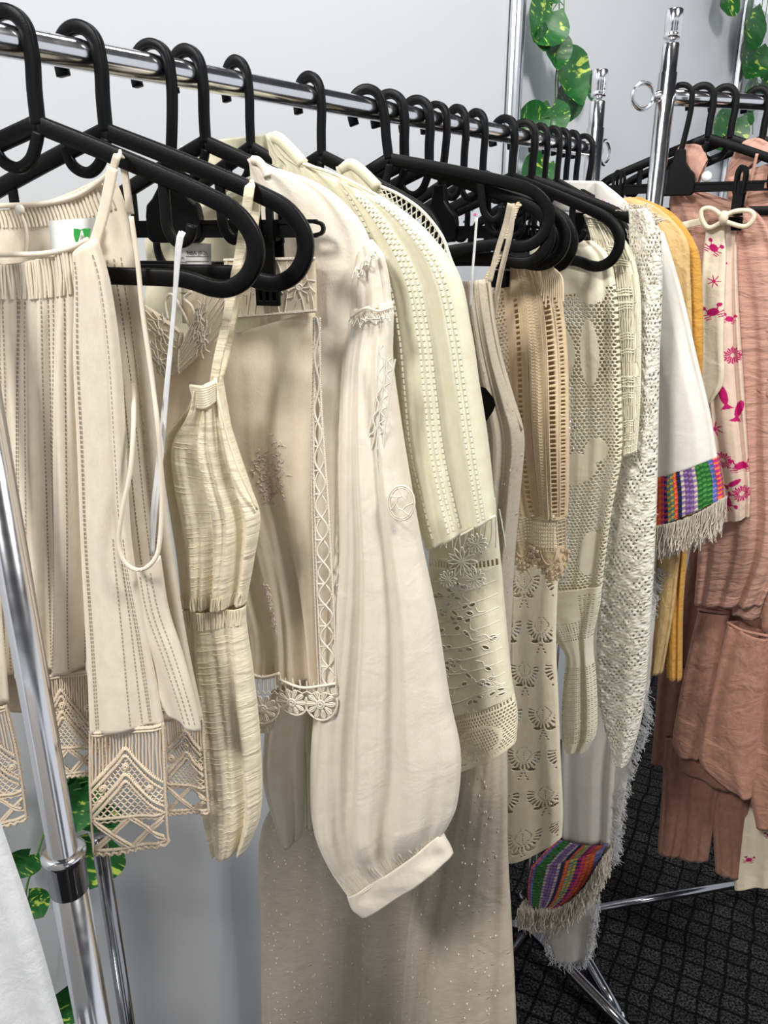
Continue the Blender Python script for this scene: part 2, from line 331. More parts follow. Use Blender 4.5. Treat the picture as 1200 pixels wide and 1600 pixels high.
def make_clip_hanger():
    root = thing('clip_hanger', '', 'hanger', (0, 0, 0))
    mb = MB(); P = [(-.0168, -.0155), (-.0178, -.009)] + arc(0, 0, .0178, 180, 0, 12) + [(.0185, -.018), (.0165, -.040), (.013, -.065), (.010, -.085)]
    sweep2(mb, P, .0085, .009, 60); mb.build('hook', M['black'], root)
    X = .010; mb = MB()
    poly = [(-.008, -.078), (.008, -.078), (.011, -.098), (.020, -.110), (.027, -.116), (.029, -.126), (.029, -.146), (.024, -.150), (-.024, -.150), (-.029, -.146), (-.029, -.126), (-.027, -.116), (-.020, -.110), (-.011, -.098)]
    k = len(poly); V = [(X + a, y, z) for y in (-.0055, .0055) for a, z in poly]; mb.add(V, [tuple(range(k - 1, -1, -1)), tuple(range(k, 2 * k))] + [(i, (i + 1) % k, k + (i + 1) % k, k + i) for i in range(k)])
    bevel(mb.build('body', M['black'], root, False), .002)
    mb = MB()
    for s in (1, -1):
        for z in (-.1315, -.1435): mb.add(*box(X + s * .085, 0, z, .122, .0045, .0035))
        mb.add(*box(X + s * .08, 0, -.1375, .11, .0018, .010))
        sweep2(mb, [(X + s * .142, -.1315), (X + s * .150, -.1335), (X + s * .152, -.1375), (X + s * .150, -.1415), (X + s * .142, -.1435)], .0035, .0055, 14)
    mb.build('bar', M['black'], root, False)
    for s, xo in ((1, .098), (-1, .098)):
        mb = MB(); cx = X + s * xo
        for y, dx in ((-.007, -.0), (.007, .003)):
            sweep2(mb, [(cx + dx - .0055, -.150), (cx + dx - .006, -.118), (cx + dx, -.108), (cx + dx + .006, -.118), (cx + dx + .0055, -.150)], .005, .005, 24, y * 1.1)
            mb.add(*box(cx + dx, y, -.165, .015, .004, .035))
        mb.add(*box(cx, 0, -.139, .019, .013, .018)); c = mb.build('clip', M['black'], root, False); bevel(c, .0008)
        mb = MB()
        for y in (-.0085, .0085):
            mb.add(*box(cx, y, -.1865, .024, .003, .004)); mb.add(*box(cx, y, -.203, .024, .003, .005))
            for i in (-1, -.33, .33, 1): mb.add(*box(cx + i * .0105, y, -.195, .0032, .003, .018))
            mb.add(*box(cx, y * .55, -.195, .022, .0015, .02))
        bevel(mb.build('jaw', M['black'], c, False), .0006)
    return root
def copy_tree(o, parent=None):
    c = o.copy(); COL.objects.link(c)
    if parent is not None: c.parent = parent
    for ch in [x for x in bpy.data.objects if x.parent == o and x is not c]: copy_tree(ch, c)
    return c
protoT = make_tube_hanger(); protoC = make_clip_hanger(); used = {'t': False, 'c': False}
def place_hanger(kind, P, th, label, group, roll=0, sx=1):
    pr = protoT if kind == 't' else protoC
    o = pr if not used[kind] else copy_tree(pr); used[kind] = True
    o.location = (P[0], P[1], P[2] + .0015)
    o.rotation_euler = (0, math.radians(roll), math.radians(90 - th)); o.scale = (sx, 1, 1); tag(o, label, 'hanger', group); return o
HANG = [  # kind, hx, theta, roll, label
 ('t', 12, 101, 1, 'black plastic hanger nearest the camera, holding the striped halter blouse'),
 ('t', 124, 106, 0, 'black plastic hanger with the cream gauze halter strap looped over its arm'),
 ('c', 238, 108, 0, 'black clip hanger gripping the white cutwork lace top'),
 ('t', 292, 110, 0, 'black plastic hanger inside the balloon-sleeved white blouse with frayed shoulder'),
 ('t', 370, 112, 0, 'black plastic hanger inside the blouse with puckered seersucker stripes'),
 ('t', 483, 118, 0, 'black plastic hanger standing alone between two gaps, entering the eyelet blouse collar'),
 ('t', 573, 102, -9, 'black plastic hanger with a white ribbon on its strap hook, its arm nearly level'),
 ('t', 608, 112, -3, 'black plastic hanger directly behind the one with nearly level arm'),
 ('t', 650, 118, -2, 'black plastic hanger just in front of the clip hanger of the beige crochet top'),
 ('c', 680, 128, 0, 'black clip hanger with narrow hook gripping the beige crochet top'),
 ('t', 713, 128, 0, 'black plastic hanger just behind the clip hanger of the beige crochet top'),
 ('t', 743, 126, 0, 'black plastic hanger second behind the clip hanger of the beige crochet top'),
 ('t', 787, 132, 0, 'black plastic hanger whose rounded end lies over the white fishnet top shoulder'),
 ('t', 817, 120, 0, 'black plastic hanger with long arm reaching to the frayed lace shoulder'),
 ('t', 843, 126, 0, 'black plastic hanger entering the cream open-knit sweater'),
 ('t', 863, 130, 0, 'black plastic hanger in the tight cluster, carrying the shaggy lace sweater'),
 ('t', 877, 132, 0, 'black plastic hanger carrying the white top with multicoloured woven cuff'),
 ('t', 893, 134, 0, 'black plastic hanger carrying the tan knit, next to last on the rail'),
 ('c', 911, 134, 0, 'black clip hanger last on the rail beside the ring of the far upright')]
SHORT = {292: .86, 370: .70, 483: .80, 713: .8, 743: .8, 843: .72, 863: .72, 877: .72, 893: .72}
for kd, hx, th, ro, lb in HANG: place_hanger(kd, rail(hx), th, lb, 'black hangers on the front rail', ro, SHORT.get(hx, 1))
H2 = [('c', 1063, 118, 0, 'black clip hanger on the second rack holding the crab print top'),
      ('t', 1096, 118, 0, 'black plastic hanger on the second rack just behind its clip hanger'),
      ('t', 1131, 122, 0, 'black plastic hanger on the second rack, third from its upright'),
      ('t', 1182, 126, 0, 'black plastic hanger on the second rack cut by the photo edge')]
for kd, hx, th, ro, lb in H2: place_hanger(kd, rail2(hx), th, lb, 'black hangers on the second rack', ro)
# ---------------------------------------------------------------- garments
def interp_rows(A, n=160):
    return catmull(A, n)
class Sheet:
    """a hanging flattened tube of cloth between a left and a right edge; P(u, v, side) gives its surface"""
    def __init__(s, g, rows, b=.012, n=0, folds=((3, .005, 0, .3),), r0=.25, sag0=0, sag1=0, seed=0):
        s.g = g; s.b = b; s.folds = folds; s.r0 = r0; s.pin = 0; s.ptop = 0; s.sag = (sag0, sag1); s.seed = seed
        Lp = []; Rp = []
        for r in rows:
            nl = r[4] if len(r) > 4 else 0; nr = r[5] if len(r) > 5 else 0
            Lp.append(g.p(r[0], r[1], n + nl)); Rp.append(g.p(r[2], r[3], n + nr))
        Lp = np.array(Lp); Rp = np.array(Rp); mid = (Lp + Rp) / 2
        d = np.concatenate([[0], np.cumsum(np.linalg.norm(np.diff(mid, axis=0), axis=1) + 1e-5)]); d /= d[-1]
        T = np.linspace(0, 1, 160); s.T = T
        # re-sample both edges with the same parameter
        s.L = s.cr(Lp, d, T); s.R = s.cr(Rp, d, T); s.d = d
        s.W = float(np.linalg.norm(s.R - s.L, axis=1).mean()); s.H = float(np.linalg.norm(np.diff((s.L + s.R) / 2, axis=0), axis=1).sum())
    @staticmethod
    def cr(P, d, T):
        if len(P) == 2: return P[0] * (1 - T)[:, None] + P[1] * T[:, None]
        E = np.vstack([P[0] * 2 - P[1], P, 2 * P[-1] - P[-2]]); D = np.concatenate([[2 * d[0] - d[1]], d, [2 * d[-1] - d[-2]]])
        i = np.clip(np.searchsorted(d, T, side='right') - 1, 0, len(P) - 2); h = (d[i + 1] - d[i])[:, None]; t = ((T - d[i])[:, None]) / h
        m0 = (E[i + 2] - E[i]) / (D[i + 2] - D[i])[:, None] * h; m1 = (E[i + 3] - E[i + 1]) / (D[i + 3] - D[i + 1])[:, None] * h
        p0, p1 = E[i + 1], E[i + 2]
        return (2 * t ** 3 - 3 * t ** 2 + 1) * p0 + (t ** 3 - 2 * t ** 2 + t) * m0 + (-2 * t ** 3 + 3 * t ** 2) * p1 + (t ** 3 - t ** 2) * m1
    def P(s, u, v, side=1, lift=0):
        u = np.asarray(u, float); v = np.asarray(v, float); u, v = np.broadcast_arrays(u, v)
        L = np.stack([np.interp(v, s.T, s.L[:, k]) for k in range(3)], -1); R = np.stack([np.interp(v, s.T, s.R[:, k]) for k in range(3)], -1)
        base = L + (R - L) * u[..., None]
        q = 4 * u * (1 - u); prof = np.clip(q, 0, 1) ** .4
        f = np.zeros_like(u); rr = s.r0 + (1 - s.r0) * v; pin = 1 - s.pin * np.clip((v - .9) / .1, 0, 1) ** 1.5; rr = rr * pin
        for i, (n, a, ph, dr) in enumerate(s.folds):
            x = n * u + ph + dr * v + .12 * np.sin(5 * v + s.seed + i) + .10 * np.sin(3.1 * u * 2 + 2 * s.seed)
            w = np.sin(2 * np.pi * x); w = np.sign(w) * np.abs(w) ** .8 + .3 * np.sin(4 * np.pi * x + 1.1)
            f += a * w * (.75 + .35 * np.sin(7 * u + 3 * v + i * 2 + s.seed))
        off = side * s.b * (.4 + .6 * pin) * (1 - s.ptop * np.clip(1 - v / .28, 0, 1) ** 1.5) * prof + f * rr * np.minimum(1, prof * 1.5) + side * lift
        z = -(s.sag[0] * q * (1 - v) ** 3 + s.sag[1] * q * v ** 3)
        out = base + s.g.N * off[..., None]; out[..., 2] += z
        return out
    def line(s, u0, v0, u1, v1, n=12, lift=.0006, side=1):
        t = np.linspace(0, 1, n); return s.P(u0 + (u1 - u0) * t, v0 + (v1 - v0) * t, side, lift)
    def poly(s, pts, lift=.0006, side=1, sub=1):
        p = np.array(pts, float)
        if sub > 1: p = catmull(np.c_[p, np.zeros(len(p))], len(p) * sub)[:, :2]
        return s.P(p[:, 0], p[:, 1], side, lift)
    def mesh(s, name, mat, parent, nu=40, nv=90, hole=None, colf=None, thick=.0009, sides=2, bumpf=None):
        u = np.linspace(0, 1, nu); v = np.linspace(0, 1, nv); V = []; Fc = []; UV = []; CL = []; base = 0
        for side in ((1, -1) if sides == 2 else (1,)):
            vv, uu = np.meshgrid(v, u, indexing='ij'); lift = 0
            if bumpf is not None and side == 1: lift = bumpf(uu, vv, uu * s.W, vv * s.H)
            P = s.P(uu, vv, side) + (s.g.N * np.asarray(lift)[..., None] if bumpf is not None and side == 1 else 0)
            V.append(P.reshape(-1, 3)); UV.append(np.stack([uu * s.W + (0 if side == 1 else 3), -vv * s.H], -1).reshape(-1, 2))
            if colf is not None: CL.append(colf(uu, vv, uu * s.W, vv * s.H).reshape(-1, 4))
            i, j = np.meshgrid(np.arange(nv - 1), np.arange(nu - 1), indexing='ij')
            keep = np.ones(i.shape, bool)
            if hole is not None:
                uc = (u[:-1] + u[1:]) / 2; vc = (v[:-1] + v[1:]) / 2; vc2, uc2 = np.meshgrid(vc, uc, indexing='ij')
                keep = ~hole(uc2, vc2, uc2 * s.W, vc2 * s.H)
                if side == -1: keep |= False
            i = i[keep]; j = j[keep]; q = np.stack([i * nu + j, (i + 1) * nu + j, (i + 1) * nu + j + 1, i * nu + j + 1], 1)
            if side == -1: q = q[:, ::-1]
            Fc.append(q + base); base += nu * nv
        o = link(name, np.vstack(V), np.vstack(Fc), mat, parent, True, np.vstack(UV), np.vstack(CL) if CL else None)
        if sides == 2:
            m = o.modifiers.new('weld', 'WELD'); m.merge_threshold = .00005
        if thick: solid(o, thick)
        return o

class Garment:
    def __init__(s, name, label, cat, hx, th, group=None, second=False):
        s.P0 = rail2(hx) if second else rail(hx); t = math.radians(th)
        s.D = np.array([math.sin(t), math.cos(t), 0]); s.N = np.array([math.cos(t), -math.sin(t), 0]); 
        if s.N @ (CAM - s.P0) < 0: s.N = -s.N
        s.root = thing(name, label, cat, s.P0 - np.array([0, 0, .06]), group)
    def p(s, x, y, n=0):
        r = ray(x, y); k = ((s.P0 + s.N * n - CAM) @ s.N) / (r @ s.N); return CAM + r * k
    def sheet(s, name, rows, mat, b=.012, n=0, folds=((3, .005, 0, .3),), r0=.25, sag0=0, sag1=0, seed=0, make=True, pin=0, ptop=0, **k):
        S = Sheet(s, rows, b, n, folds, r0, sag0, sag1, seed); S.pin = pin; S.ptop = ptop
        if make: S.obj = S.mesh(name, mat, s.root, **k)
        return S
    def px(s, pts, n=0, m=None):
        P = np.array([s.p(q[0], q[1], (q[2] if len(q) > 2 else 0) + n) for q in pts]); return catmull(P, m or max(2, len(pts) * 5)) if len(pts) > 2 else catmull(P, m or 2)
    def cord(s, name, pts, r, mat, n=0, k=8, m=None):
        mb = MB(); mb.add(*tube(s.px(pts, n, m), r, k)); return mb.build(name, mat, s.root)
    def ribbon(s, name, pts, wdt, mat, n=0, thk=.0012, m=None, twist=0):
        P = s.px(pts, n, m or len(pts) * 6); T = np.gradient(P, axis=0); mb = MB()
        V, f = tube(P, wdt / 2, 8, s.N, thk / 2); mb.add(V, f); o = mb.build(name, mat, s.root)
        uvl = o.data.uv_layers.new(name='UVMap'); li = np.empty(len(o.data.loops), dtype=np.int32); o.data.loops.foreach_get('vertex_index', li)
        co_ = np.empty(len(o.data.vertices) * 3, dtype=np.float32); o.data.vertices.foreach_get('co', co_); co_ = co_.reshape(-1, 3)
        uvl.data.foreach_set('uv', co_[li][:, [0, 2]].astype(np.float32).ravel()); return o
    def threads(s, name, lines, r, mat, k=4, parent=None, kind='stuff'): return strands(name, lines, r, mat, parent or s.root, k, kind)

# ---- thread patterns on a sheet
def dashes(S, u0, v0, u1, v1, per=.0042, duty=.62, lift=.0007):
    n = max(2, int(S.H * abs(v1 - v0) / per)); out = []
    for i in range(n):
        a = i / n; b_ = (i + duty) / n; out.append(S.line(u0 + (u1 - u0) * a, v0 + (v1 - v0) * a, u0 + (u1 - u0) * b_, v0 + (v1 - v0) * b_, 3, lift))
    return out
def braid(S, pts, amp=.0011, per=.005, lift=.001, ropes=2, side=1):
    """crochet chain following (u, v) points: interleaved loops"""
    p = np.array(pts, float); P0 = S.P(p[:, 0], p[:, 1], side, lift); seg = np.linalg.norm(np.diff(P0, axis=0), axis=1).sum()
    n = max(8, int(seg / per * 7)); P = catmull(P0, n); T = np.gradient(P, axis=0); T /= np.linalg.norm(T, axis=1, keepdims=True) + 1e-9
    Bn = np.cross(T, S.g.N); ph = np.linspace(0, seg / per * 2 * np.pi, n); out = []
    for k in range(ropes):
        q = ph + k * 2 * np.pi / ropes
        out.append(P + Bn * (amp * np.sin(q))[:, None] + S.g.N * (amp * .6 * np.cos(q))[:, None] + T * (per * .25 * np.sin(2 * q))[:, None])
    return out
def net(S, u0, u1, v0, v1, nu, nv, lift=0, jit=0, inside=None, side=1):
    """honeycomb / diamond netting"""
    out = []; du = (u1 - u0) / nu; dv = (v1 - v0) / nv
    for j in range(nv + 1):
        u = []; v = []
        for i in range(2 * nu + 1):
            s_ = 1 if (i + j) % 2 == 0 else -1
            u.append(u0 + i * du / 2); v.append(v0 + (j + s_ * .44) * dv)
        u = np.array(u); v = np.clip(np.array(v), min(v0, v1), max(v0, v1))
        if jit: v = v + nrg.randn(len(v)) * jit * dv
        P = S.P(u, v, side, lift)
        if inside is None: out.append(P)
        else:
            ok = inside(u, v); k = 0
            while k < len(u):
                if ok[k]:
                    e = k
                    while e + 1 < len(u) and ok[e + 1]: e += 1
                    if e > k: out.append(P[k:e + 1])
                    k = e + 1
                else: k += 1
    return out
def gridnet(S, u0, u1, v0, v1, nu, nv, lift=0, side=1, wob=.0):
    out = []
    for i in range(nu + 1):
        t = np.linspace(0, 1, nv * 2 + 1); u = u0 + (u1 - u0) * i / nu + wob * np.sin(t * 40 + i) ; out.append(S.P(u, v0 + (v1 - v0) * t, side, lift))
    for j in range(nv + 1):
        t = np.linspace(0, 1, nu * 2 + 1); out.append(S.P(u0 + (u1 - u0) * t, v0 + (v1 - v0) * j / nv + 0 * t, side, lift))
    return out
def circle(S, uc, vc, r, n=18, a0=0, a1=360, lift=.001, rv=None, side=1):
    a = np.radians(np.linspace(a0, a1, n)); return S.P(uc + r / S.W * np.cos(a), vc + (rv or r) / S.H * np.sin(a), side, lift)
def rosette(S, uc, vc, R, lift=.0015, petals=10, core=.28):
    out = []
    for k in range(petals):
        a = k / petals * 2 * math.pi; ca, sa = math.cos(a), math.sin(a); px_, py_ = -sa, ca; pts = []
        for r, o in ((core, .0), (.55, .10), (.85, .13), (1, .0), (.85, -.13), (.55, -.10), (core, 0)):
            pts.append((uc + (r * ca + o * px_) * R / S.W, vc + (r * sa + o * py_) * R / S.H))
        out.append((S.poly(pts, lift, sub=3), .0009)); out.append((S.poly([pts[0], pts[3]], lift), .0013))
    out.append((circle(S, uc, vc, R * core, 20, lift=lift + .0008), .0013)); out.append((circle(S, uc, vc, R * core * .5, 14, lift=lift + .0012), .0013))
    return out
def fringe(g, pts, n, length, mat, spread=.006, r=.0007, dirn=(0, 0, -1), jit=.25, nplane=0, curl=.004, name='fringe', m=60, sway=.35):
    P = g.px(pts, nplane, m); out = []; d = np.asarray(dirn, float); d /= np.linalg.norm(d)
    for i in range(n):
        t = nrg.rand(); b_ = P[min(len(P) - 1, int(t * len(P)))] + g.N * nrg.uniform(-spread, spread) + g.D * nrg.uniform(-.002, .002)
        Ln = length * (1 + jit * nrg.randn() * .6); k = 8; s_ = np.linspace(0, 1, k)
        dd = d + g.D * nrg.randn() * sway * .5 + g.N * nrg.randn() * sway * .5 * (.5 if dirn[2] < -.5 else 1); dd /= np.linalg.norm(dd)
        Q = b_ + dd * (s_ * Ln)[:, None] + np.array([0, 0, -1]) * (s_ ** 2 * Ln * .25)[:, None]
        ph = nrg.rand(3) * 6.28; fr = nrg.uniform(5, 14)
        Q = Q + g.D * (curl * s_ * np.sin(fr * s_ + ph[0]))[:, None] + g.N * (curl * s_ * np.sin(fr * s_ + ph[1]))[:, None]
        out.append(Q)
    return g.threads(name, out, r, mat, 3)

# ---- cloth materials
M['a'] = cloth('striped_cotton', lin(244, 234, 216), lin(236, 224, 204), crinkle=.10, cscale=14)
M['a_th'] = cloth('grey_stitching', lin(170, 156, 134), crinkle=0, trans=0)
M['a_lace'] = cloth('beige_crochet_yarn', lin(232, 214, 190), crinkle=0, trans=.1)
M['b'] = cloth('cream_gauze', lin(250, 241, 216), lin(245, 233, 203), slub=1, crinkle=.35, cscale=45, aspect=(.35, 1.6, 1), weave=500)
M['c'] = cloth('ivory_cotton', lin(248, 237, 216), lin(242, 229, 204), crinkle=.14, cscale=22, trans=.3)
M['c_th'] = cloth('ivory_yarn', lin(242, 232, 214), crinkle=0, trans=.1)
M['c_emb'] = cloth('blush_embroidery_thread', lin(230, 212, 196), crinkle=0, trans=.1)
M['d'] = cloth('white_jersey', lin(249, 241, 226), lin(244, 234, 216), crinkle=.22, cscale=20)
M['e'] = cloth('pale_yellow_cotton', lin(242, 238, 214), lin(236, 230, 200), crinkle=.16, cscale=20)
M['e_th'] = cloth('ivory_puckered_thread', lin(246, 242, 222), crinkle=0, trans=.1)
M['f'] = cloth('eyelet_cotton', lin(246, 240, 216), lin(240, 232, 202), crinkle=.14, cscale=24)
M['f_th'] = cloth('white_embroidery', lin(244, 240, 224), crinkle=0, trans=.1)
M['g'] = cloth('dotted_voile', lin(214, 203, 184), lin(200, 187, 166), slub=1, crinkle=.28, cscale=26, dots=75, aspect=(.8, .8, 1))
M['dots'] = cloth('dot_tuft_thread', lin(228, 220, 204), crinkle=0, trans=0)
M['x'] = cloth('beige_cotton', lin(232, 210, 174), lin(222, 198, 160), crinkle=.2, cscale=30)
M['x_th'] = cloth('beige_cotton_yarn', lin(236, 216, 184), crinkle=0, trans=.1)
M['y'] = cloth('cream_knit', lin(250, 245, 224), lin(244, 237, 212), crinkle=.2, cscale=30)
M['m'] = cloth('cream_pointelle_knit', lin(250, 240, 212), lin(242, 230, 200), crinkle=.1, cscale=30, trans=.06)
M['j'] = cloth('ecru_yarn', lin(240, 234, 208), crinkle=0, trans=.1)
M['k'] = cloth('shaggy_lace_yarn', lin(252, 249, 236), lin(244, 240, 224), crinkle=.1, knit=170)
M['l'] = cloth('white_linen', lin(244, 240, 232), lin(238, 233, 224), crinkle=.16, cscale=18)
M['near'] = cloth('bright_white_cotton', lin(250, 251, 252), lin(242, 244, 246), crinkle=.2, cscale=24)
M['l_trim'] = cloth('multicolour_weave', (1, 1, 1, 1), (.85, .85, .85, 1), crinkle=0, vcol=True, trans=0)
M['fr'] = cloth('ivory_fringe', lin(250, 242, 228), crinkle=0, trans=.35)
M['fw'] = cloth('white_feather_fringe', lin(240, 241, 242), crinkle=0, trans=.2)
M['mu'] = cloth('tan_ribbed_knit', lin(228, 196, 140), lin(214, 180, 120), crinkle=.4, cscale=120, aspect=(1, .4, 1))
M['mu2'] = cloth('mustard_knit', lin(222, 170, 84), lin(206, 150, 62), crinkle=.3, cscale=120)
M['pk'] = cloth('pink_gauze', lin(212, 168, 150), lin(198, 152, 134), slub=1, crinkle=.55, cscale=40, aspect=(.5, 1.6, 1))
M['pk2'] = cloth('dusty_pink_cotton', lin(196, 148, 128), lin(180, 132, 112), crinkle=.75, cscale=22)
M['pk3'] = cloth('dark_pink_cotton', lin(166, 122, 104), lin(150, 108, 92), crinkle=.4, cscale=18)
M['sat'] = cloth('cream_satin_print', (1, 1, 1, 1), (.96, .96, .94, 1), crinkle=.3, cscale=25, rough=.38, sheen=0, vcol=True, trans=.1)

# ================= A striped halter blouse
A = Garment('halter_blouse', 'ivory halter blouse with grey dashed stripes and beige crochet hem, nearest the upright', 'blouse', 12, 101)
bk = A.sheet('back_panel', [(-90, 322, 176, 268), (-90, 350, 203, 342), (-90, 450, 221, 450), (-90, 600, 242, 600), (-90, 800, 262, 800), (-90, 1000, 292, 1000), (-90, 1100, 318, 1125)], M['a'], b=.006, n=-.014, folds=((6, .004, .1, .2),), sag0=.014, nu=70)
fp_ = A.sheet('front_panel', [(-95, 402, 150, 372), (-95, 440, 158, 440), (-95, 560, 160, 560), (-95, 700, 163, 700), (-95, 850, 166, 850), (-90, 1062, 165, 1042)], M['a'], b=.006, n=.012, folds=((5, .007, .15, .5), (17, .0012, 0, 0)), r0=.5, sag0=.012, nu=110)
ff = A.sheet('front_fold', [(118, 398, 150, 372), (120, 440, 170, 440), (118, 560, 188, 560), (124, 700, 197, 700), (130, 850, 206, 850), (137, 1000, 232, 1000), (142, 1142, 256, 1130)], M['a'], b=.009, n=.030, folds=((1, .004, .1, .0), (2, .0015, .2, .2)), nu=40)
sp = A.sheet('side_panel', [(188, 884, 250, 868, -.004, .004), (199, 950, 262, 950), (224, 1020, 283, 1020), (246, 1080, 303, 1090), (262, 1112, 314, 1142)], M['a'], b=.006, n=.024, folds=((1.5, .003, .3, 0),), sag0=.006, nu=30, nv=50)
L_ = []
for u in (.30, .325, .41, .43, .50, .515, .56, .66, .69, .72, .80, .86): L_ += dashes(fp_, u, .03, u + .01, .99)
for u in (.16, .19, .86): L_ += dashes(ff, u, .02, u - .02, .99)
for u0, u1 in ((.70, .62), (.80, .75), (.92, .86)): L_ += dashes(ff, u0, .55, u1, .99)
for u in (.68, .70, .74, .78, .81, .83, .87, .90, .93): L_ += dashes(bk, u, .10, u + .02, .99)
for u in (.55, .68, .80): L_ += dashes(sp, u, .05, u + .12, .97)
A.threads('dashed_stitching', L_, .00055, M['a_th'])
# gathers on the neckline
gl = []
for i in range(34):
    u = .36 + .018 * i; gl.append(fp_.poly([(u, .002), (u + .004 * rng.uniform(-1, 1), .03), (u + .01 * rng.uniform(-1, 1), .075)], .0012, sub=3))
for i in range(30):
    u = .34 + .021 * i; gl.append(bk.poly([(u, .002), (u + .002, .018), (u + .004 * rng.uniform(-1, 1), .034)], .0010, sub=3))
A.threads('neckline_gathers', gl, .0013, M['a'], 5)
bd = [braid(fp_, [(.3 + .07 * i, .004) for i in range(11)], .0006, .004)[0]]
A.cord('neck_binding', [(-40, 398), (20, 398), (70, 396), (110, 388), (138, 374)], .0022, M['a'], n=.02)
A.cord('back_neck_binding', [(-40, 322), (20, 321), (70, 318), (120, 306), (160, 280), (178, 262)], .0022, M['a'], n=-.006)
A.ribbon('shoulder_strap', [(170, 330, 0), (168, 300, .004), (176, 268, .006), (184, 242, .009), (191, 246, -.006), (197, 285, -.012), (204, 335, -.012)], .0062, M['a'], n=.008, thk=.002)
A.ribbon('front_strap', [(176, 262), (169, 300), (160, 340), (148, 380), (143, 398)], .009, M['a'], n=.018, thk=.0025)
A.cord('armhole_binding', [(205, 338, -.02), (215, 410, -.02), (223, 490, -.018), (236, 580, -.01), (246, 660), (251, 720), (253, 780), (250, 840, .004), (243, 872, .008), (222, 890, .012), (198, 882, .016), (186, 850, .016), (191, 800, .016), (203, 740, .012), (208, 680, .004), (209, 640, -.006), (208, 600, -.02)], .0021, M['a'], n=.032, m=120)
o = A.sheet('care_label', [(76, 345, 150, 340), (80, 392, 146, 384)], M['white_paper'], b=.0005, n=.0, folds=(), nu=4, nv=4, thick=0).obj
def flat_px(g, name, pts, mat, n, parent=None, t=.0006):
    V = np.array([g.p(x, y, n) for x, y in pts]); V2 = V - g.N * t; k = len(pts)
    return link(name, np.vstack([V, V2]), [tuple(range(k)), tuple(range(2 * k - 1, k - 1, -1))] + [(i, k + i, k + (i + 1) % k, (i + 1) % k) for i in range(k)], mat, parent or g.root, False)
flat_px(A, 'label_emblem', [(115, 357), (123, 358), (126, 359), (131, 357), (141, 357), (139, 370), (133, 374), (129, 360), (126, 360), (121, 380), (118, 378), (115, 368)], M['green_ink'], .006, o)
mb = MB(); c = A.p(31, 327, .004)
for sx, sy, sz in ((1, 1, 1),): 
    V = []; Fq = []; 
    for i in range(9):
        for j in range(14): th_, ph_ = math.pi * i / 8, 2 * math.pi * j / 14; V.append(c + .0042 * (A.D * math.sin(th_) * math.cos(ph_) + np.array([0, 0, 1]) * math.sin(th_) * math.sin(ph_)) + A.N * .0026 * math.cos(th_))
    for i in range(8):
        for j in range(14): Fq.append((i * 14 + j, (i + 1) * 14 + j, (i + 1) * 14 + (j + 1) % 14, i * 14 + (j + 1) % 14))
    mb.add(V, Fq)
mb.build('button', M['pearl'], A.root)
A.cord('keyhole_edge', [(33, 336), (39, 350), (42, 372), (40, 396)], .0016, M['a'], n=.0)
A.ribbon('hanging_loop', [(287, 362, .03), (281, 385, .03), (272, 480, .026), (262, 600, .024), (252, 720, .020), (243, 800, .018), (238, 868, .014)], .0036, M['satin_ribbon'], n=.006, thk=.0006)
A.ribbon('hanging_loop', [(283, 362, .028), (277, 385, .028), (272, 480, .022), (260, 600, .02), (247, 720, .010), (238, 800, .008), (236, 868, .006)], .0036, M['satin_ribbon'], n=.002, thk=.0006)

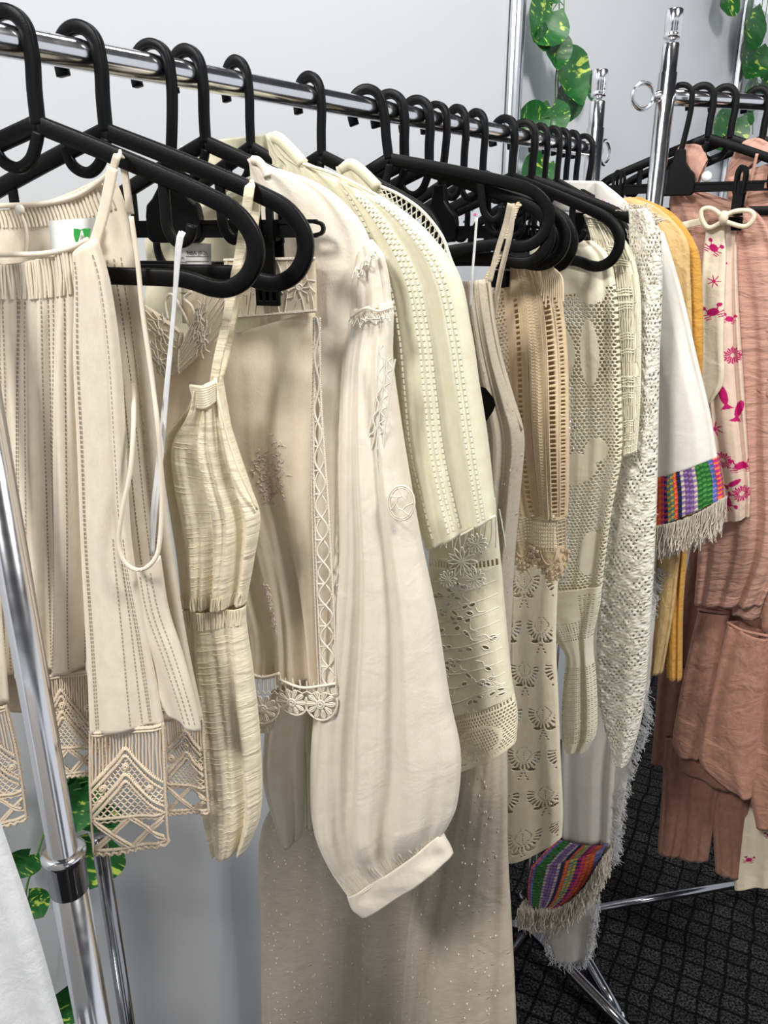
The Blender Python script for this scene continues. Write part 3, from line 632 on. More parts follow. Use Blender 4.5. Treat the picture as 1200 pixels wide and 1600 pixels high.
def crochet_hem(g, rows, n, reps, nm='crochet_hem', b=.003, folds=((1.2, .002, .2, 0),), mat='a_lace', r=.00108, sag1=0):
    S = g.sheet(nm, rows, None, b=b, n=n, folds=folds, r0=1, make=False, sag1=sag1); L = []; R_ = []
    us = lambda a, b_, k=9: [a + (b_ - a) * i / (k - 1) for i in range(k)]
    L += braid(S, [(u, .012) for u in us(0, 1)], .0014, .0045); L += braid(S, [(u, .035) for u in us(0, 1)], .0009, .004)
    top = lambda x: .16 + .30 * abs(((x * reps) % 1) - .5) * 2
    nf = int(22 * reps)
    for i in range(nf + 1):
        u = i / nf; e = top(u); L.append(S.poly([(u + rng.uniform(-.006, .006) , .03 + (e - .03) * k / 5) for k in range(6)], 0, sub=2))
    for dv, am in ((.0, .0016), (.055, .0012), (.20, .0016), (.255, .0013)):
        z = []
        for k in range(int(reps * 8) + 1): x = k / (reps * 8); z.append((x, min(.97, top(x) + dv)))
        L += braid(S, z, am, .0046)
    # netting between the zigzags, small rings
    L += net(S, 0, 1, .42, .74, int(11 * reps), 11, 0, inside=lambda u, v: v > np.array([top(x) + .24 for x in u]))
    L += net(S, 0, 1, .22, .60, int(13 * reps), 13, 0, inside=lambda u, v: (v > np.array([top(x) + .05 for x in u])) & (v < np.array([top(x) + .22 for x in u])))
    for k in range(int(round(reps)) + 1):
        for dx, v in ((0, .33), (-.18 / reps, .47), (.18 / reps, .47), (0, .72), (.5 / reps, .30)):
            u = (k + .5) / reps - .5 / reps + dx + (.0 if dx < .4 / reps else 0)
            if 0.04 < u < .96: L.append(circle(S, u, v, .0035, 16)); L.append(circle(S, u, v, .0018, 12, lift=.0016))
    L += braid(S, [(u, .70) for u in us(0, 1)], .0010, .0045)
    # big diagonal crossings with diamond holes
    for k in range(-1, int(math.ceil(reps * 2)) + 1):
        for off in (0, .055):
            a = k / (reps * 2) + off; bb = a + .5 / reps * 1.0; q = [(a + (bb - a) * t, .71 + .24 * t) for t in us(0, 1, 6)]; q = [p_ for p_ in q if 0 <= p_[0] <= 1]
            if len(q) > 2: L += braid(S, q, .0011, .0045)
            q = [(bb - (bb - a) * t, .71 + .24 * t) for t in us(0, 1, 6)]; q = [p_ for p_ in q if 0 <= p_[0] <= 1]
            if len(q) > 2: L += braid(S, q, .0011, .0045, lift=.0004)
    ns = int(10 * reps); sc = [(i / (ns * 2), .965 + (.02 if i % 2 else 0)) for i in range(ns * 2 + 1)]
    L += braid(S, sc, .0014, .0045); L += braid(S, [(u, .945) for u in us(0, 1)], .0011, .0045)
    for u in (.008, .992): L += braid(S, [(u, v) for v in us(0, .97, 8)], .0008, .004)
    return g.threads(nm, L, r, M[mat])
crochet_hem(A, [(142, 1140, 257, 1128), (142, 1230, 260, 1225), (147, 1335, 265, 1318)], .033, 1.0, sag1=.004)
crochet_hem(A, [(54, 1056, 166, 1040), (62, 1130, 168, 1125), (75, 1214, 175, 1212)], .008, 1.3)
crochet_hem(A, [(246, 1095, 318, 1122), (254, 1180, 322, 1195), (264, 1272, 328, 1270)], -.010, .8)
crochet_hem(A, [(-70, 1105, 12, 1100), (-66, 1200, 32, 1190), (-62, 1320, 45, 1280)], .022, .9)
A.sheet('left_panel', [(-120, 700, -14, 700), (-110, 900, -2, 900), (-70, 1106, 14, 1100)], M['a'], b=.005, n=.02, folds=((2, .003, 0, 0),), nu=24, nv=30)

# ================= B cream gauze halter
B = Garment('gauze_halter', 'cream crinkled gauze halter top with gathered waist and long ruffle', 'top', 124, 106)
B.ribbon('neck_strap', [(398, 296, -.010), (391, 290, .010), (385, 330, .010), (374, 400, .006), (362, 460, .004), (350, 520, .004), (341, 560, .004), (334, 600, .002)], .0088, M['b'], n=.0, thk=.002)
B.ribbon('neck_strap', [(398, 296, -.010), (400, 330, -.012), (388, 400, -.012), (372, 460, -.012), (352, 560, -.01), (338, 600, -.006)], .0075, M['b'], n=.0, thk=.002)
bt = B.sheet('bodice', [(309, 612, 341, 590), (297, 638, 352, 640), (262, 686, 373, 706), (261, 740, 392, 762), (271, 810, 406, 808), (281, 875, 397, 872), (288, 948, 384, 942)], M['b'], b=.014, n=.0, folds=((3, .0065, .2, .25), (7, .0018, .1, .3)), r0=.7, nu=110, nv=140)
br_ = B.sheet('ruffle', [(290, 950, 384, 946), (292, 975, 384, 968), (298, 1060, 396, 1055), (308, 1180, 408, 1180), (321, 1285, 406, 1275), (333, 1335, 386, 1325)], M['b'], b=.012, n=.002, folds=((2, .006, .35, .2), (5, .0015, .1, .2)), r0=.5, nu=80, nv=140)
wl = []
for i in range(26):
    u = .02 + .038 * i; wl.append(br_.poly([(u, -.0), (u + rng.uniform(-.01, .01), .03), (u + rng.uniform(-.02, .02), .06)], .001, sub=3)); wl.append(bt.poly([(u, .99), (u + rng.uniform(-.01, .01), .96), (u + rng.uniform(-.02, .02), .93)], .001, sub=3))
B.threads('waist_gathers', wl, .0012, M['b'], 5)
nl = []
for i in range(9): a = i / 8; nl.append(B.px([(304 + 8 * a - 6, 604 + 34 * a * .9, .012), (318 + 3 * a, 606 + 30 * a, .018), (336, 598 + 26 * a, .012)], 0, 8))
B.threads('neck_gathers', nl, .0022, M['b'], 6)
B.cord('neckline_edge', [(309, 615), (296, 640), (278, 664), (262, 686)], .0024, M['b'], n=.004)
B.cord('armhole_edge', [(336, 590, .004), (345, 640, .01), (358, 690, .012), (378, 745, .012), (402, 796, .004)], .0013, M['b'], n=.004)
sl = []
for k in range(46):
    v = .03 + .021 * k; u0 = rng.uniform(.05, .6); S = br_; sl.append(S.line(u0, v, min(.97, u0 + rng.uniform(.2, .5)), v + .004, 12, .0006))
for k in range(36):
    v = .2 + .021 * k; u0 = rng.uniform(.1, .6); sl.append(bt.line(u0, v, min(.95, u0 + rng.uniform(.15, .4)), v + .006, 12, .0006))
B.threads('slub_threads', sl, .00045, M['b'])

# ================= C cutwork lace top
C = Garment('lace_top', 'ivory top with cutwork lattice edging, blush flower embroidery and crochet flower hem', 'top', 238, 108)
cb = C.sheet('body', [(228, 560, 492, 486), (232, 620, 493, 600), (240, 720, 490, 700), (300, 800, 489, 790), (352, 900, 492, 890), (382, 980, 495, 980), (385, 1050, 500, 1068)], M['c'], b=.010, n=-.012, folds=((2.6, .008, .0, -.15), (6, .0015, .1, .2)), r0=.25, nu=90, nv=120)
cn = C.sheet('neck_band', [(350, 404, 492, 401), (352, 440, 494, 440), (352, 500, 495, 488)], M['c'], b=.003, n=-.003, folds=((2, .001, 0, 0),), r0=1, nu=50, nv=30)
def cutwork(S, nm, u0=0, u1=1, v0=0, v1=1, fl=3):
    L = []
    for v in (v0 + .03, v1 - .04): L += braid(S, [(u0 + (u1 - u0) * i / 8, v) for i in range(9)], .0010, .004)
    for i in range(int(8 * (u1 - u0) * fl / 3) + 1):
        u = u0 + (u1 - u0) * (i + .5) / (8 * (u1 - u0) * fl / 3 + 1); L.append(S.poly([(u, v0 + .05), (u + rng.uniform(-.05, .05), .5 * (v0 + v1) - .2), (u + rng.uniform(-.04, .04), .5 * (v0 + v1)), (u + rng.uniform(-.06, .06), v1 - .05)], .001, sub=3))
    for i in range(fl):
        uc = u0 + (u1 - u0) * (i + .5) / fl; vc = (v0 + v1) / 2
        for q in range(9):
            a = q / 9 * 6.28; rr = .0105; L.append((S.poly([(uc, vc), (uc + .5 * rr / S.W * math.cos(a + .2), vc + .5 * rr / S.H * math.sin(a + .2)), (uc + rr / S.W * math.cos(a), vc + rr / S.H * math.sin(a))], .0014, sub=3), .0008))
            L.append(S.poly([(uc + rr / S.W * math.cos(a), vc + rr / S.H * math.sin(a)), (uc + 1.6 * rr / S.W * math.cos(a + .35), vc + 1.6 * rr / S.H * math.sin(a + .35))], .0012, sub=3))
        L.append((circle(S, uc, vc, .0028, 12, lift=.0018), .001))
    return S.g.threads(nm, L, .0007, M['c_th'])
cutwork(cn, 'band_cutwork')
n1 = C.sheet('neck_band', [(226, 476, 230, 560), (256, 496, 254, 588), (286, 520, 280, 584)], M['c'], b=.002, n=.004, folds=(), nu=24, nv=30, thick=.001); cutw = cutwork(n1, 'band_cutwork', 0, 1, 0, 1, 2)
n2_ = C.sheet('neck_band', [(280, 548, 278, 586), (312, 482, 322, 545), (352, 412, 360, 498)], M['c'], b=.002, n=.010, folds=(), nu=24, nv=30, thick=.001); cutwork(n2_, 'band_cutwork', 0, 1, 0, 1, 2)
# ladder lace down the front edge
S = C.sheet('ladder', [(492, 496, 500, 496), (491, 600, 501, 600), (489, 700, 507, 700), (490, 800, 514, 800), (493, 900, 519, 900), (496, 980, 523, 980), (500, 1070, 525, 1072)], None, b=.001, n=.010, folds=(), make=False); L_ = []
for u in (-.05, .12): L_ += braid(S, [(u, i / 20) for i in range(21)], .0009, .0042)
L_ += braid(S, [(1, i / 20) for i in range(21)], .0009, .0042)
nn = 16
for sgn in (1, -1):
    t = np.linspace(0, 1, nn * 8 + 1); u = .58 + sgn * .36 * np.sin(t * nn * np.pi); L_.append((S.P(u, t, 1, .001 + .0006 * sgn), .0011))
for i in range(nn): L_.append((S.line(.12, (i + .0) / nn, .58, (i + .0) / nn, 4, .001), .0010))
for i in range(nn): L_.append((S.line(.94, (i + .5) / nn, 1.0, (i + .5) / nn, 3, .001), .0010))
C.threads('ladder_lace', L_, .0009, M['c_th'])
C.cord('hem_cord', [(385, 1050), (410, 1058), (437, 1052)], .0016, M['c_th'], n=.014); C.cord('hem_cord', [(437, 1062), (470, 1074), (500, 1072), (524, 1068)], .0016, M['c_th'], n=.014)
def flower_edge(g, rows, n, cx, nm='crochet_flower_edge', R=.0155):
    S = g.sheet(nm, rows, None, b=.001, n=n, folds=(), make=False); L = []
    for u in cx: L += rosette(S, u, .52, R)
    for i in range(9):
        u = i / 8; L.append(S.poly([(u, 0), (u + rng.uniform(-.02, .02), .12), (u, .22)], .001, sub=2))
    L.append((S.poly([(i / 12, .24 + .06 * (i % 2)) for i in range(13)], .001), .0009))
    for k in range(len(cx)):
        u = cx[k]; pts = [(u + math.cos(a) * R * 1.12 / S.W, .52 + math.sin(a) * R * 1.12 / S.H) for a in np.linspace(-.4, 3.54, 14)]; L += braid(S, pts, .0008, .004)
    return g.threads(nm, L, .0009, M['c_th'])
flower_edge(C, [(385, 1052, 438, 1054), (386, 1100, 440, 1100), (390, 1155, 436, 1150)], .012, (.5,), R=.0175)
flower_edge(C, [(436, 1056, 526, 1070), (438, 1090, 526, 1095), (446, 1118, 520, 1138)], .012, (.22, .74), R=.0165)
flower_edge(C, [(392, 1100, 440, 1095), (392, 1130, 440, 1125), (396, 1160, 436, 1150)], .002, (.5,), R=.012)
# blush embroidered sprigs
el = []
def sprig(S, uc, vc, sc):
    for k in range(60):
        a = rng.uniform(0, 6.28); r = sc * abs(rng.gauss(.35, .25)); du = r * math.cos(a) * .55 / S.W; dv = r * math.sin(a) * 1.6 / S.H
        l = sc * .22; b2 = rng.uniform(0, 6.28); el.append(S.poly([(uc + du, vc + dv), (uc + du + .5 * l * math.cos(b2) / S.W + .001, vc + dv + .5 * l * math.sin(b2) / S.H), (uc + du + l * math.cos(b2 + .5) / S.W, vc + dv + l * math.sin(b2 + .5) / S.H)], .0009, sub=2))
sprig(cb, .70, .36, .018); sprig(cb, .80, .33, .020); sprig(cb, .70, .42, .016); sprig(cb, .79, .40, .016); sprig(cb, .50, .72, .014); sprig(cb, .52, .80, .014)
C.threads('flower_embroidery', el, .0008, M['c_emb'])
def label_text(g, name, x, y, n, txt, size, parent, rot=0, mat='ink'):
    cu = bpy.data.curves.new(name, 'FONT'); cu.body = txt; cu.size = size; cu.extrude = .0001; cu.materials.append(M[mat])
    tmp = bpy.data.objects.new(name, cu); COL.objects.link(tmp); bpy.context.view_layer.update(); me = bpy.data.meshes.new_from_object(tmp.evaluated_get(bpy.context.evaluated_depsgraph_get())); bpy.data.objects.remove(tmp)
    o = bpy.data.objects.new(name, me); COL.objects.link(o); p_ = g.p(x, y, n)
    X = Vector(g.D); Z = Vector(g.N); Y = Z.cross(X)
    if Y.z < 0: Y = -Y
    m4 = Matrix((X, Y, X.cross(Y))).transposed().to_4x4() @ Matrix.Rotation(rot, 4, 'Z'); o.matrix_world = Matrix.Translation(Vector(p_)) @ m4
    o.parent = parent; o.matrix_parent_inverse = Matrix.Translation(-Vector(parent.location)) if parent.location.length else Matrix(); return o
tg = C.sheet('price_tag', [(272, 376, 330, 381), (272, 417, 330, 418)], M['white_paper'], b=.0004, n=-.006, folds=(), nu=4, nv=4, thick=0).obj
label_text(C, 'tag_writing', 291, 398, -.0045, '948A-JP-26', .0052, C.root)
label_text(C, 'tag_writing', 275, 404, -.0045, 'style #', .003, C.root)
label_text(C, 'tag_writing', 275, 411, -.0045, 'reference:', .003, C.root)
for yy in (400, 408, 415): flat_px(C, 'tag_line', [(290, yy), (326, yy), (326, yy + .8), (290, yy + .8)], M['ink'], -.0048, C.root, .0001)
t2 = C.sheet('care_label', [(283, 446, 322, 452), (285, 505, 320, 508)], M['c'], b=.0004, n=-.004, folds=(), nu=4, nv=4, thick=0)
label_text(C, 'tag_writing', 281, 459, -.0025, 'remarks:', .0032, C.root); label_text(C, 'tag_writing', 300, 487, -.0025, 'ENTERPI', .0042, C.root); label_text(C, 'tag_writing', 302, 495, -.0025, 'or 80, Noi', .0030, C.root); label_text(C, 'tag_writing', 303, 502, -.0025, 'nnyrn in', .0030, C.root)
C.cord('drawstring', [(262, 500), (258, 470), (268, 460), (282, 480), (292, 500), (302, 520)], .0016, M['c_th'], n=.003)
C.cord('drawstring', [(300, 455), (288, 466), (300, 480), (304, 500), (300, 520)], .0016, M['c_th'], n=.004)

# ================= D balloon sleeve blouse
D = Garment('balloon_sleeve_blouse', 'white blouse with frayed lace shoulder and long balloon sleeve gathered into a cuff', 'blouse', 292, 110)
D.sheet('body', [(394, 252, 402, 248), (394, 262, 432, 263), (394, 280, 480, 279), (394, 300, 522, 303), (396, 345, 562, 345), (398, 385, 580, 384), (402, 440, 585, 436), (410, 560, 570, 560), (430, 700, 560, 700), (460, 900, 545, 900), (480, 1100, 530, 1100)], M['d'], b=.012, n=-.0, folds=((3, .005, .3, .6),), r0=.15, nu=60, nv=110)
D.cord('collar_roll', [(394, 250), (404, 252), (412, 262), (418, 276)], .004, M['d'], n=.012)
dc = []
for a_ in ([(420, 272), (470, 292), (520, 330), (560, 372)], [(425, 290), (470, 312), (510, 350), (540, 400)]): dc.append(D.px(a_, .012, 14))
ds_ = D.sheet('sleeve_cap', [(560, 400, 580, 374), (553, 425, 597, 396), (549, 455, 607, 430), (548, 492, 612, 478)], M['d'], b=.010, n=.010, folds=((3, .002, 0, .4),), r0=.6, nu=36, nv=36)
SL = D.sheet('sleeve', [(548, 484, 613, 470), (547, 500, 614, 488), (538, 560, 612, 560), (534, 640, 621, 640), (532, 740, 636, 740), (528, 850, 656, 850), (512, 970, 680, 960), (492, 1120, 702, 1100), (487, 1210, 718, 1180), (492, 1290, 714, 1255), (515, 1350, 700, 1290), (546, 1400, 692, 1300)], M['d'], b=.030, n=.012, folds=((3, .010, .55, .45), (6, .003, .2, .3)), r0=.12, nu=150, nv=220, seed=2, pin=.85, ptop=.72)
cf = D.sheet('cuff', [(544, 1396, 690, 1298), (552, 1416, 699, 1316), (566, 1430, 707, 1334)], M['d'], b=.017, n=.016, folds=((2, .002, 0, 0),), r0=1, nu=60, nv=16, thick=.002)
gl = []
for i in range(44):
    u = .03 + .022 * i; l = rng.uniform(.02, .045); gl.append(SL.poly([(u, .998), (u + rng.uniform(-.008, .008), .998 - l * .5), (u + rng.uniform(-.015, .015), .998 - l)], .0006, sub=3))
D.threads('cuff_gathers', gl, .0011, M['d'], 5)
D.threads('cuff_topstitch', dashes(cf, .02, .12, .98, .12, .003) + dashes(cf, .02, .88, .98, .88, .003), .0005, M['d'])
fr = []
for a, b_, cnt in (((556, 418), (590, 384), 26), ((548, 496), (614, 484), 22)):
    for i in range(cnt):
        t = i / cnt; x = a[0] + (b_[0] - a[0]) * t; y = a[1] + (b_[1] - a[1]) * t
        fr.append(D.px([(x, y, 0), (x + rng.uniform(-5, 5), y + rng.uniform(4, 12), .002), (x + rng.uniform(-9, 9), y + rng.uniform(6, 20), .004)], .024, 8))
D.threads('frayed_lace', fr, .00065, M['f_th'])
D.cord('shoulder_seam', [(548, 496), (570, 482), (592, 486), (614, 480)], .0013, M['d'], n=.026)
# lace insertion seams on the sleeve
L_ = []
for pts in ([(598, 540), (592, 620), (578, 690), (560, 750), (548, 800), (536, 880), (525, 930)], [(612, 560), (600, 640), (594, 700), (600, 760), (606, 800)]):
    P = D.px(pts, .036, 60); T = np.gradient(P, axis=0); T /= np.linalg.norm(T, axis=1, keepdims=True); Bn = np.cross(T, D.N)
    ph = np.arange(60) * 1.35; L_ += [P + Bn * (.0028 * np.sin(ph))[:, None], P + Bn * .0034, P - Bn * .0034]
D.threads('insertion_lace', L_, .0008, M['f_th'])
cen = (627, 786); L_ = []
for k in range(2): L_.append((D.px([(cen[0] + (18 + 3 * k) * math.cos(a) , cen[1] + (24 + 3 * k) * math.sin(a) + (a > 3) * 0) for a in np.linspace(0, 6.28, 16)], .044, 40), .0010))
for k in range(7):
    a = k / 7 * 6.28; L_.append(D.px([(cen[0] + 18 * math.cos(a), cen[1] + 24 * math.sin(a)), (cen[0] + 8 * math.cos(a + .5), cen[1] + 11 * math.sin(a + .5)), (cen[0] + 8 * math.cos(a + 1.3), cen[1] + 11 * math.sin(a + 1.3))], .045, 8))
D.threads('oval_lace_inset', L_, .0008, M['d'])
D.sheet('back_sleeve', [(424, 1080, 484, 1070), (414, 1160, 476, 1160), (414, 1220, 476, 1220), (428, 1272, 474, 1280), (446, 1322, 470, 1306)], M['d'], b=.012, n=-.004, folds=((2, .004, .2, .3),), r0=.6, nu=40, nv=50)

# ================= E seersucker blouse
E_ = Garment('seersucker_blouse', 'pale yellow blouse with puckered white stripes and a wide short sleeve', 'blouse', 370, 113)
E_.sheet('back_collar', [(283, 230, 424, 210), (286, 246, 428, 232), (300, 264, 430, 252)], M['e'], b=.010, n=-.03, folds=((4, .002, 0, .2),), r0=1, nu=50, nv=14)
eb = E_.sheet('body', [(423, 215, 432, 208), (424, 240, 474, 252), (424, 262, 520, 270), (330, 300, 596, 310), (236, 345, 650, 352), (230, 420, 690, 425), (228, 520, 690, 520), (280, 620, 650, 620), (360, 760, 640, 760), (430, 950, 620, 950), (470, 1120, 560, 1120), (480, 1290, 540, 1290)], M['e'], b=.012, n=-.002, folds=((5, .006, .1, .3),), r0=.3, nu=90, nv=130)
E_.cord('collar_roll', [(428, 214), (440, 220), (456, 236), (474, 256)], .006, M['e'], n=.008)
es = E_.sheet('sleeve', [(528, 280, 596, 309), (560, 340, 654, 350), (596, 430, 712, 425), (612, 520, 736, 520), (618, 600, 748, 600), (626, 700, 762, 700), (650, 800, 772, 778), (667, 858, 774, 806)], M['e'], b=.016, n=.014, folds=((2, .007, .45, .2), (4, .002, .3, .3)), r0=.3, nu=80, nv=130)
L_ = []
for u in (.10, .16, .40, .46, .52, .80, .86): L_ += dashes(es, u, .03, u + .04, .98, .0058, .75, .0008)
for u in (.52, .55, .66, .69, .90, .93): L_ += dashes(eb, u, .08, u - .03, .62, .0058, .75, .0008)
E_.threads('puckered_stripes', L_, .0014, M['e_th'], 5)
E_.cord('sleeve_hem', [(667, 858), (720, 836), (774, 806)], .0014, M['e'], n=.024)
E_.cord('shoulder_seam', [(474, 256), (530, 275), (600, 312), (655, 352), (700, 402)], .0016, M['e_th'], n=.012)

# ================= F eyelet blouse
Fg = Garment('eyelet_blouse', 'cream eyelet blouse with open lattice shoulder and lace-edged embroidered sleeve', 'blouse', 483, 119)
def eyelet_hole(u, v, x, y):
    h = np.zeros(u.shape, bool); y0 = (v > .66) & (v < .985)
    for k in range(60):
        pass
    return h
fb = Fg.sheet('body', [(528, 262, 560, 254), (530, 285, 590, 292), (530, 315, 622, 322), (540, 360, 662, 365), (560, 410, 700, 425), (600, 470, 724, 470), (640, 600, 749, 600), (650, 700, 764, 700), (656, 790, 773, 790)], M['f'], b=.010, n=.0, folds=((3, .004, .1, .3),), r0=.3, nu=60, nv=90)
Fg.cord('collar_roll', [(534, 266), (548, 257), (566, 268), (590, 292)], .006, M['e'], n=.008)
EY = [(rng.uniform(.08, .92), rng.uniform(.30, .97), rng.uniform(-.8, .8)) for _ in range(58)]
def eh(u, v, x, y):
    h = np.zeros(u.shape, bool)
    for a, b_, t in EY:
        dx = (u - a) * W_; dy = (v - b_) * H_; c_, s_ = math.cos(t), math.sin(t)
        h |= ((dx * c_ + dy * s_) / .0042) ** 2 + ((-dx * s_ + dy * c_) / .0022) ** 2 < 1
    band = (v > .255) & (v < .285) & (np.mod(u * W_ / .0042, 1) < .55); return h | band
Sx = Fg.sheet('s', [(662, 790, 772, 780), (672, 850, 778, 850), (672, 900, 783, 900), (682, 960, 788, 960), (692, 1050, 797, 1050), (697, 1118, 802, 1085)], None, b=.016, n=.004, folds=((1.5, .003, .2, .1),), make=False)
W_, H_ = Sx.W, Sx.H; Sx.obj = Sx.mesh('embroidered_sleeve', M['f'], Fg.root, nu=130, nv=330, hole=eh)
L_ = []
for a, b_, t in EY:
    an = np.linspace(0, 6.28, 14); c_, s_ = math.cos(t), math.sin(t); ex = .0048 * np.cos(an); ey = .0028 * np.sin(an)
    L_.append((Sx.P(a + (ex * c_ - ey * s_) / W_, b_ + (ex * s_ + ey * c_) / H_, 1, .0006), .0007))
    if rng.random() < .7:
        q = rng.uniform(0, 6.28); L_.append(Sx.poly([(a + .005 * math.cos(q) / W_, b_ + .005 * math.sin(q) / H_), (a + .011 * math.cos(q + .4) / W_, b_ + .011 * math.sin(q + .4) / H_), (a + .018 * math.cos(q) / W_, b_ + .018 * math.sin(q) / H_)], .0006, sub=3))
for k in range(10):
    v0 = .33 + .065 * k; L_.append(Sx.poly([(.05, v0 + .03), (.35, v0 + .02), (.65, v0 - .01), (.96, v0 - .04)], .0006, sub=4))
for v in (.245, .295): L_ += dashes(Sx, .02, v, .98, v, .003, .7)
Fg.threads('eyelet_embroidery', L_, .0006, M['f_th'])
fl = []
for (x, y, s_) in ((722, 878, 1), (745, 850, .7), (700, 905, .6), (742, 905, .7)):
    for k in range(12):
        a = k / 12 * 6.28; fl.append(Fg.px([(x, y), (x + 13 * s_ * math.cos(a - .25), y + 13 * s_ * math.sin(a - .25)), (x + 24 * s_ * math.cos(a), y + 24 * s_ * math.sin(a)), (x + 13 * s_ * math.cos(a + .25), y + 13 * s_ * math.sin(a + .25)), (x, y)], .026, 16))
Fg.threads('corded_flowers', fl, .0009, M['f_th'])
fl = []
for k in range(16): x = 690 + 6 * k; fl.append(Fg.px([(x, 818 - .25 * (x - 690)), (x + rng.uniform(-8, 8), 836), (x + rng.uniform(-10, 10), 856)], .022, 10))
Fg.threads('corded_lace', fl, .0009, M['f_th'])
Sl = Fg.sheet('l', [(697, 1118, 802, 1085), (702, 1150, 807, 1118), (706, 1204, 805, 1160)], None, b=.016, n=.004, folds=((1.5, .003, .2, .1),), r0=1, sag1=.004, make=False)
def lh(u, v, x, y):
    a = x / .0043; b_ = y / .0043; g_ = (np.mod(a + np.floor(b_) * .5, 1) - .5) ** 2 + (np.mod(b_, 1) - .5) ** 2 < .13
    leaf = ((u - .5) / .36) ** 2 + ((v - .62) / .34) ** 2; solid_ = (leaf < 1) & (leaf > .72); top = v < .12; vb = v > .93
    lad = (v > .02) & (v < .09) & (np.mod(x / .004, 1) < .5)
    return (g_ & ~solid_ & ~top & ~vb) | lad
Sl.mesh('lace_cuff', M['m'], Fg.root, nu=150, nv=100, hole=lh)
# lattice shoulder
ll = []; c1 = Fg.px([(592, 290), (625, 305), (660, 330), (690, 368), (704, 405), (716, 440)], .006, 60); c2 = Fg.px([(590, 300), (618, 325), (646, 360), (672, 400), (694, 440), (706, 470)], .006, 60)
for i in range(0, 58, 3): ll += [np.linspace(c1[i], c2[min(59, i + 5)], 4), np.linspace(c1[min(59, i + 5)], c2[i], 4)]
Fg.threads('lattice_shoulder', ll, .0008, M['f_th']); Fg.cord('lattice_edge', [(592, 290), (625, 305), (660, 330), (690, 368), (704, 405), (722, 450), (735, 520)], .0018, M['f_th'], n=.006)

# ================= G long dotted gown
G = Garment('long_dress', 'long sleeveless oatmeal dress with tiny raised dots reaching below the frame', 'dress', 573, 124)
gb = G.sheet('body', [(724, 440, 762, 436), (730, 500, 770, 500), (738, 560, 782, 560), (742, 620, 800, 620), (745, 680, 817, 680), (744, 760, 812, 760), (730, 880, 802, 880), (690, 1000, 797, 1000), (600, 1100, 794, 1100), (480, 1200, 790, 1200), (412, 1290, 790, 1290), (410, 1450, 798, 1450), (410, 1660, 806, 1660)], M['g'], b=.020, n=-.0, folds=((2.0, .018, .18, .0), (5, .007, .4, .2)), r0=.08, nu=180, nv=260, seed=1)
gl_ = G.sheet('front_drape', [(716, 1160, 790, 1150, -.02, -.02), (690, 1230, 791, 1230), (664, 1320, 792, 1320), (640, 1450, 799, 1450), (624, 1660, 808, 1660)], M['g'], b=.018, n=.046, folds=((1.4, .008, .3, .1), (4, .003, .1, .4)), r0=.6, nu=90, nv=110, seed=3)
tf = []
for S_, cnt, v0 in ((gb, 420, .5), (gl_, 110, .05), (gb, 90, .1)):
    for i in range(cnt):
        u = rng.uniform(.03, .97); v = rng.uniform(v0, .98) if cnt != 90 else rng.uniform(.15, .5)
        tf.append(S_.poly([(u, v), (u + .0012 / S_.W, v + .0010 / S_.H), (u + .0004 / S_.W, v + .0026 / S_.H)], .0012))
G.threads('raised_dots', tf, .0009, M['dots'], 5)
G.cord('armhole_edge', [(764, 440), (770, 500), (781, 560), (798, 625), (816, 672)], .0015, M['g'], n=.004)
G.ribbon('shoulder_strap', [(797, 318, .004), (790, 350), (775, 400), (765, 440)], .0065, M['g'], n=.006); G.ribbon('shoulder_strap', [(800, 318, -.01), (798, 360, -.01), (782, 430, -.01), (770, 500, -.01)], .0065, M['g'], n=-.004)
G.ribbon('hanging_loop', [(745, 340), (742, 380), (738, 430), (735, 480)], .003, M['satin_ribbon'], n=.022, thk=.0005)
flat_px(G, 'size_tag', [(750, 604), (758, 606), (771, 622), (774, 633), (770, 643), (756, 664), (750, 662)], M['black'], .034, t=.0008)
gs = []
P = G.px([(820, 322, .0), (806, 330), (790, 380), (765, 430), (745, 480)], .022, 60); 
Hs = Garment('camisole', 'camisole hidden among the hangers, seen only by its braided cream strap', 'top', 608, 112)
P = Hs.px([(812, 318), (806, 326), (796, 356), (780, 400), (758, 440), (740, 486)], .006, 90); T = np.gradient(P, axis=0); T /= np.linalg.norm(T, axis=1, keepdims=True); Bn = np.cross(T, Hs.N); ph = np.arange(90) * .9
Hs.threads('braided_strap', [P + Bn * (.0022 * np.sin(ph + k * 2.09))[:, None] + Hs.N * (.0012 * np.cos(ph + k * 2.09))[:, None] for k in range(3)], .0017, M['x_th'], 6, kind=None)
Hs.sheet('body', [(690, 480, 745, 478), (685, 600, 748, 600), (690, 800, 740, 800)], M['y'], b=.006, n=0, folds=((2, .003, 0, 0),), nu=20, nv=30)

# ================= X beige crochet top
X = Garment('crochet_top', 'beige top with openwork columns and a bobbled scallop hem, held by a clip hanger', 'top', 680, 128)
def xh(u, v, x, y):
    lad = (np.abs(u - .84) < .045) & (np.mod(v * HX / .0062, 1) < .62) & (v > .12)
    lad2 = (np.abs(u - .40) < .030) & (np.mod(v * HX / .0070, 1) < .55) & (v > .1)
    dn = (u < .22) & ((np.mod(x / .0045 + np.floor(y / .0045) * .5, 1) - .5) ** 2 + (np.mod(y / .0045, 1) - .5) ** 2 < .12)
    ed = (u > .93) & (np.mod(y / .005, 1) < .4) & (u < .975)
    return lad | lad2 | dn | ed
Sx = X.sheet('b', [(772, 424, 850, 400), (772, 480, 872, 450), (776, 560, 884, 540), (780, 680, 888, 680), (792, 760, 888, 760), (806, 808, 886, 806)], None, b=.012, n=-.014, folds=((1.6, .006, .05, .1), (5, .0018, .2, .1)), r0=.6, make=False); HX = Sx.H
Sx.mesh('body', M['x'], X.root, nu=110, nv=300, hole=xh)
L_ = []
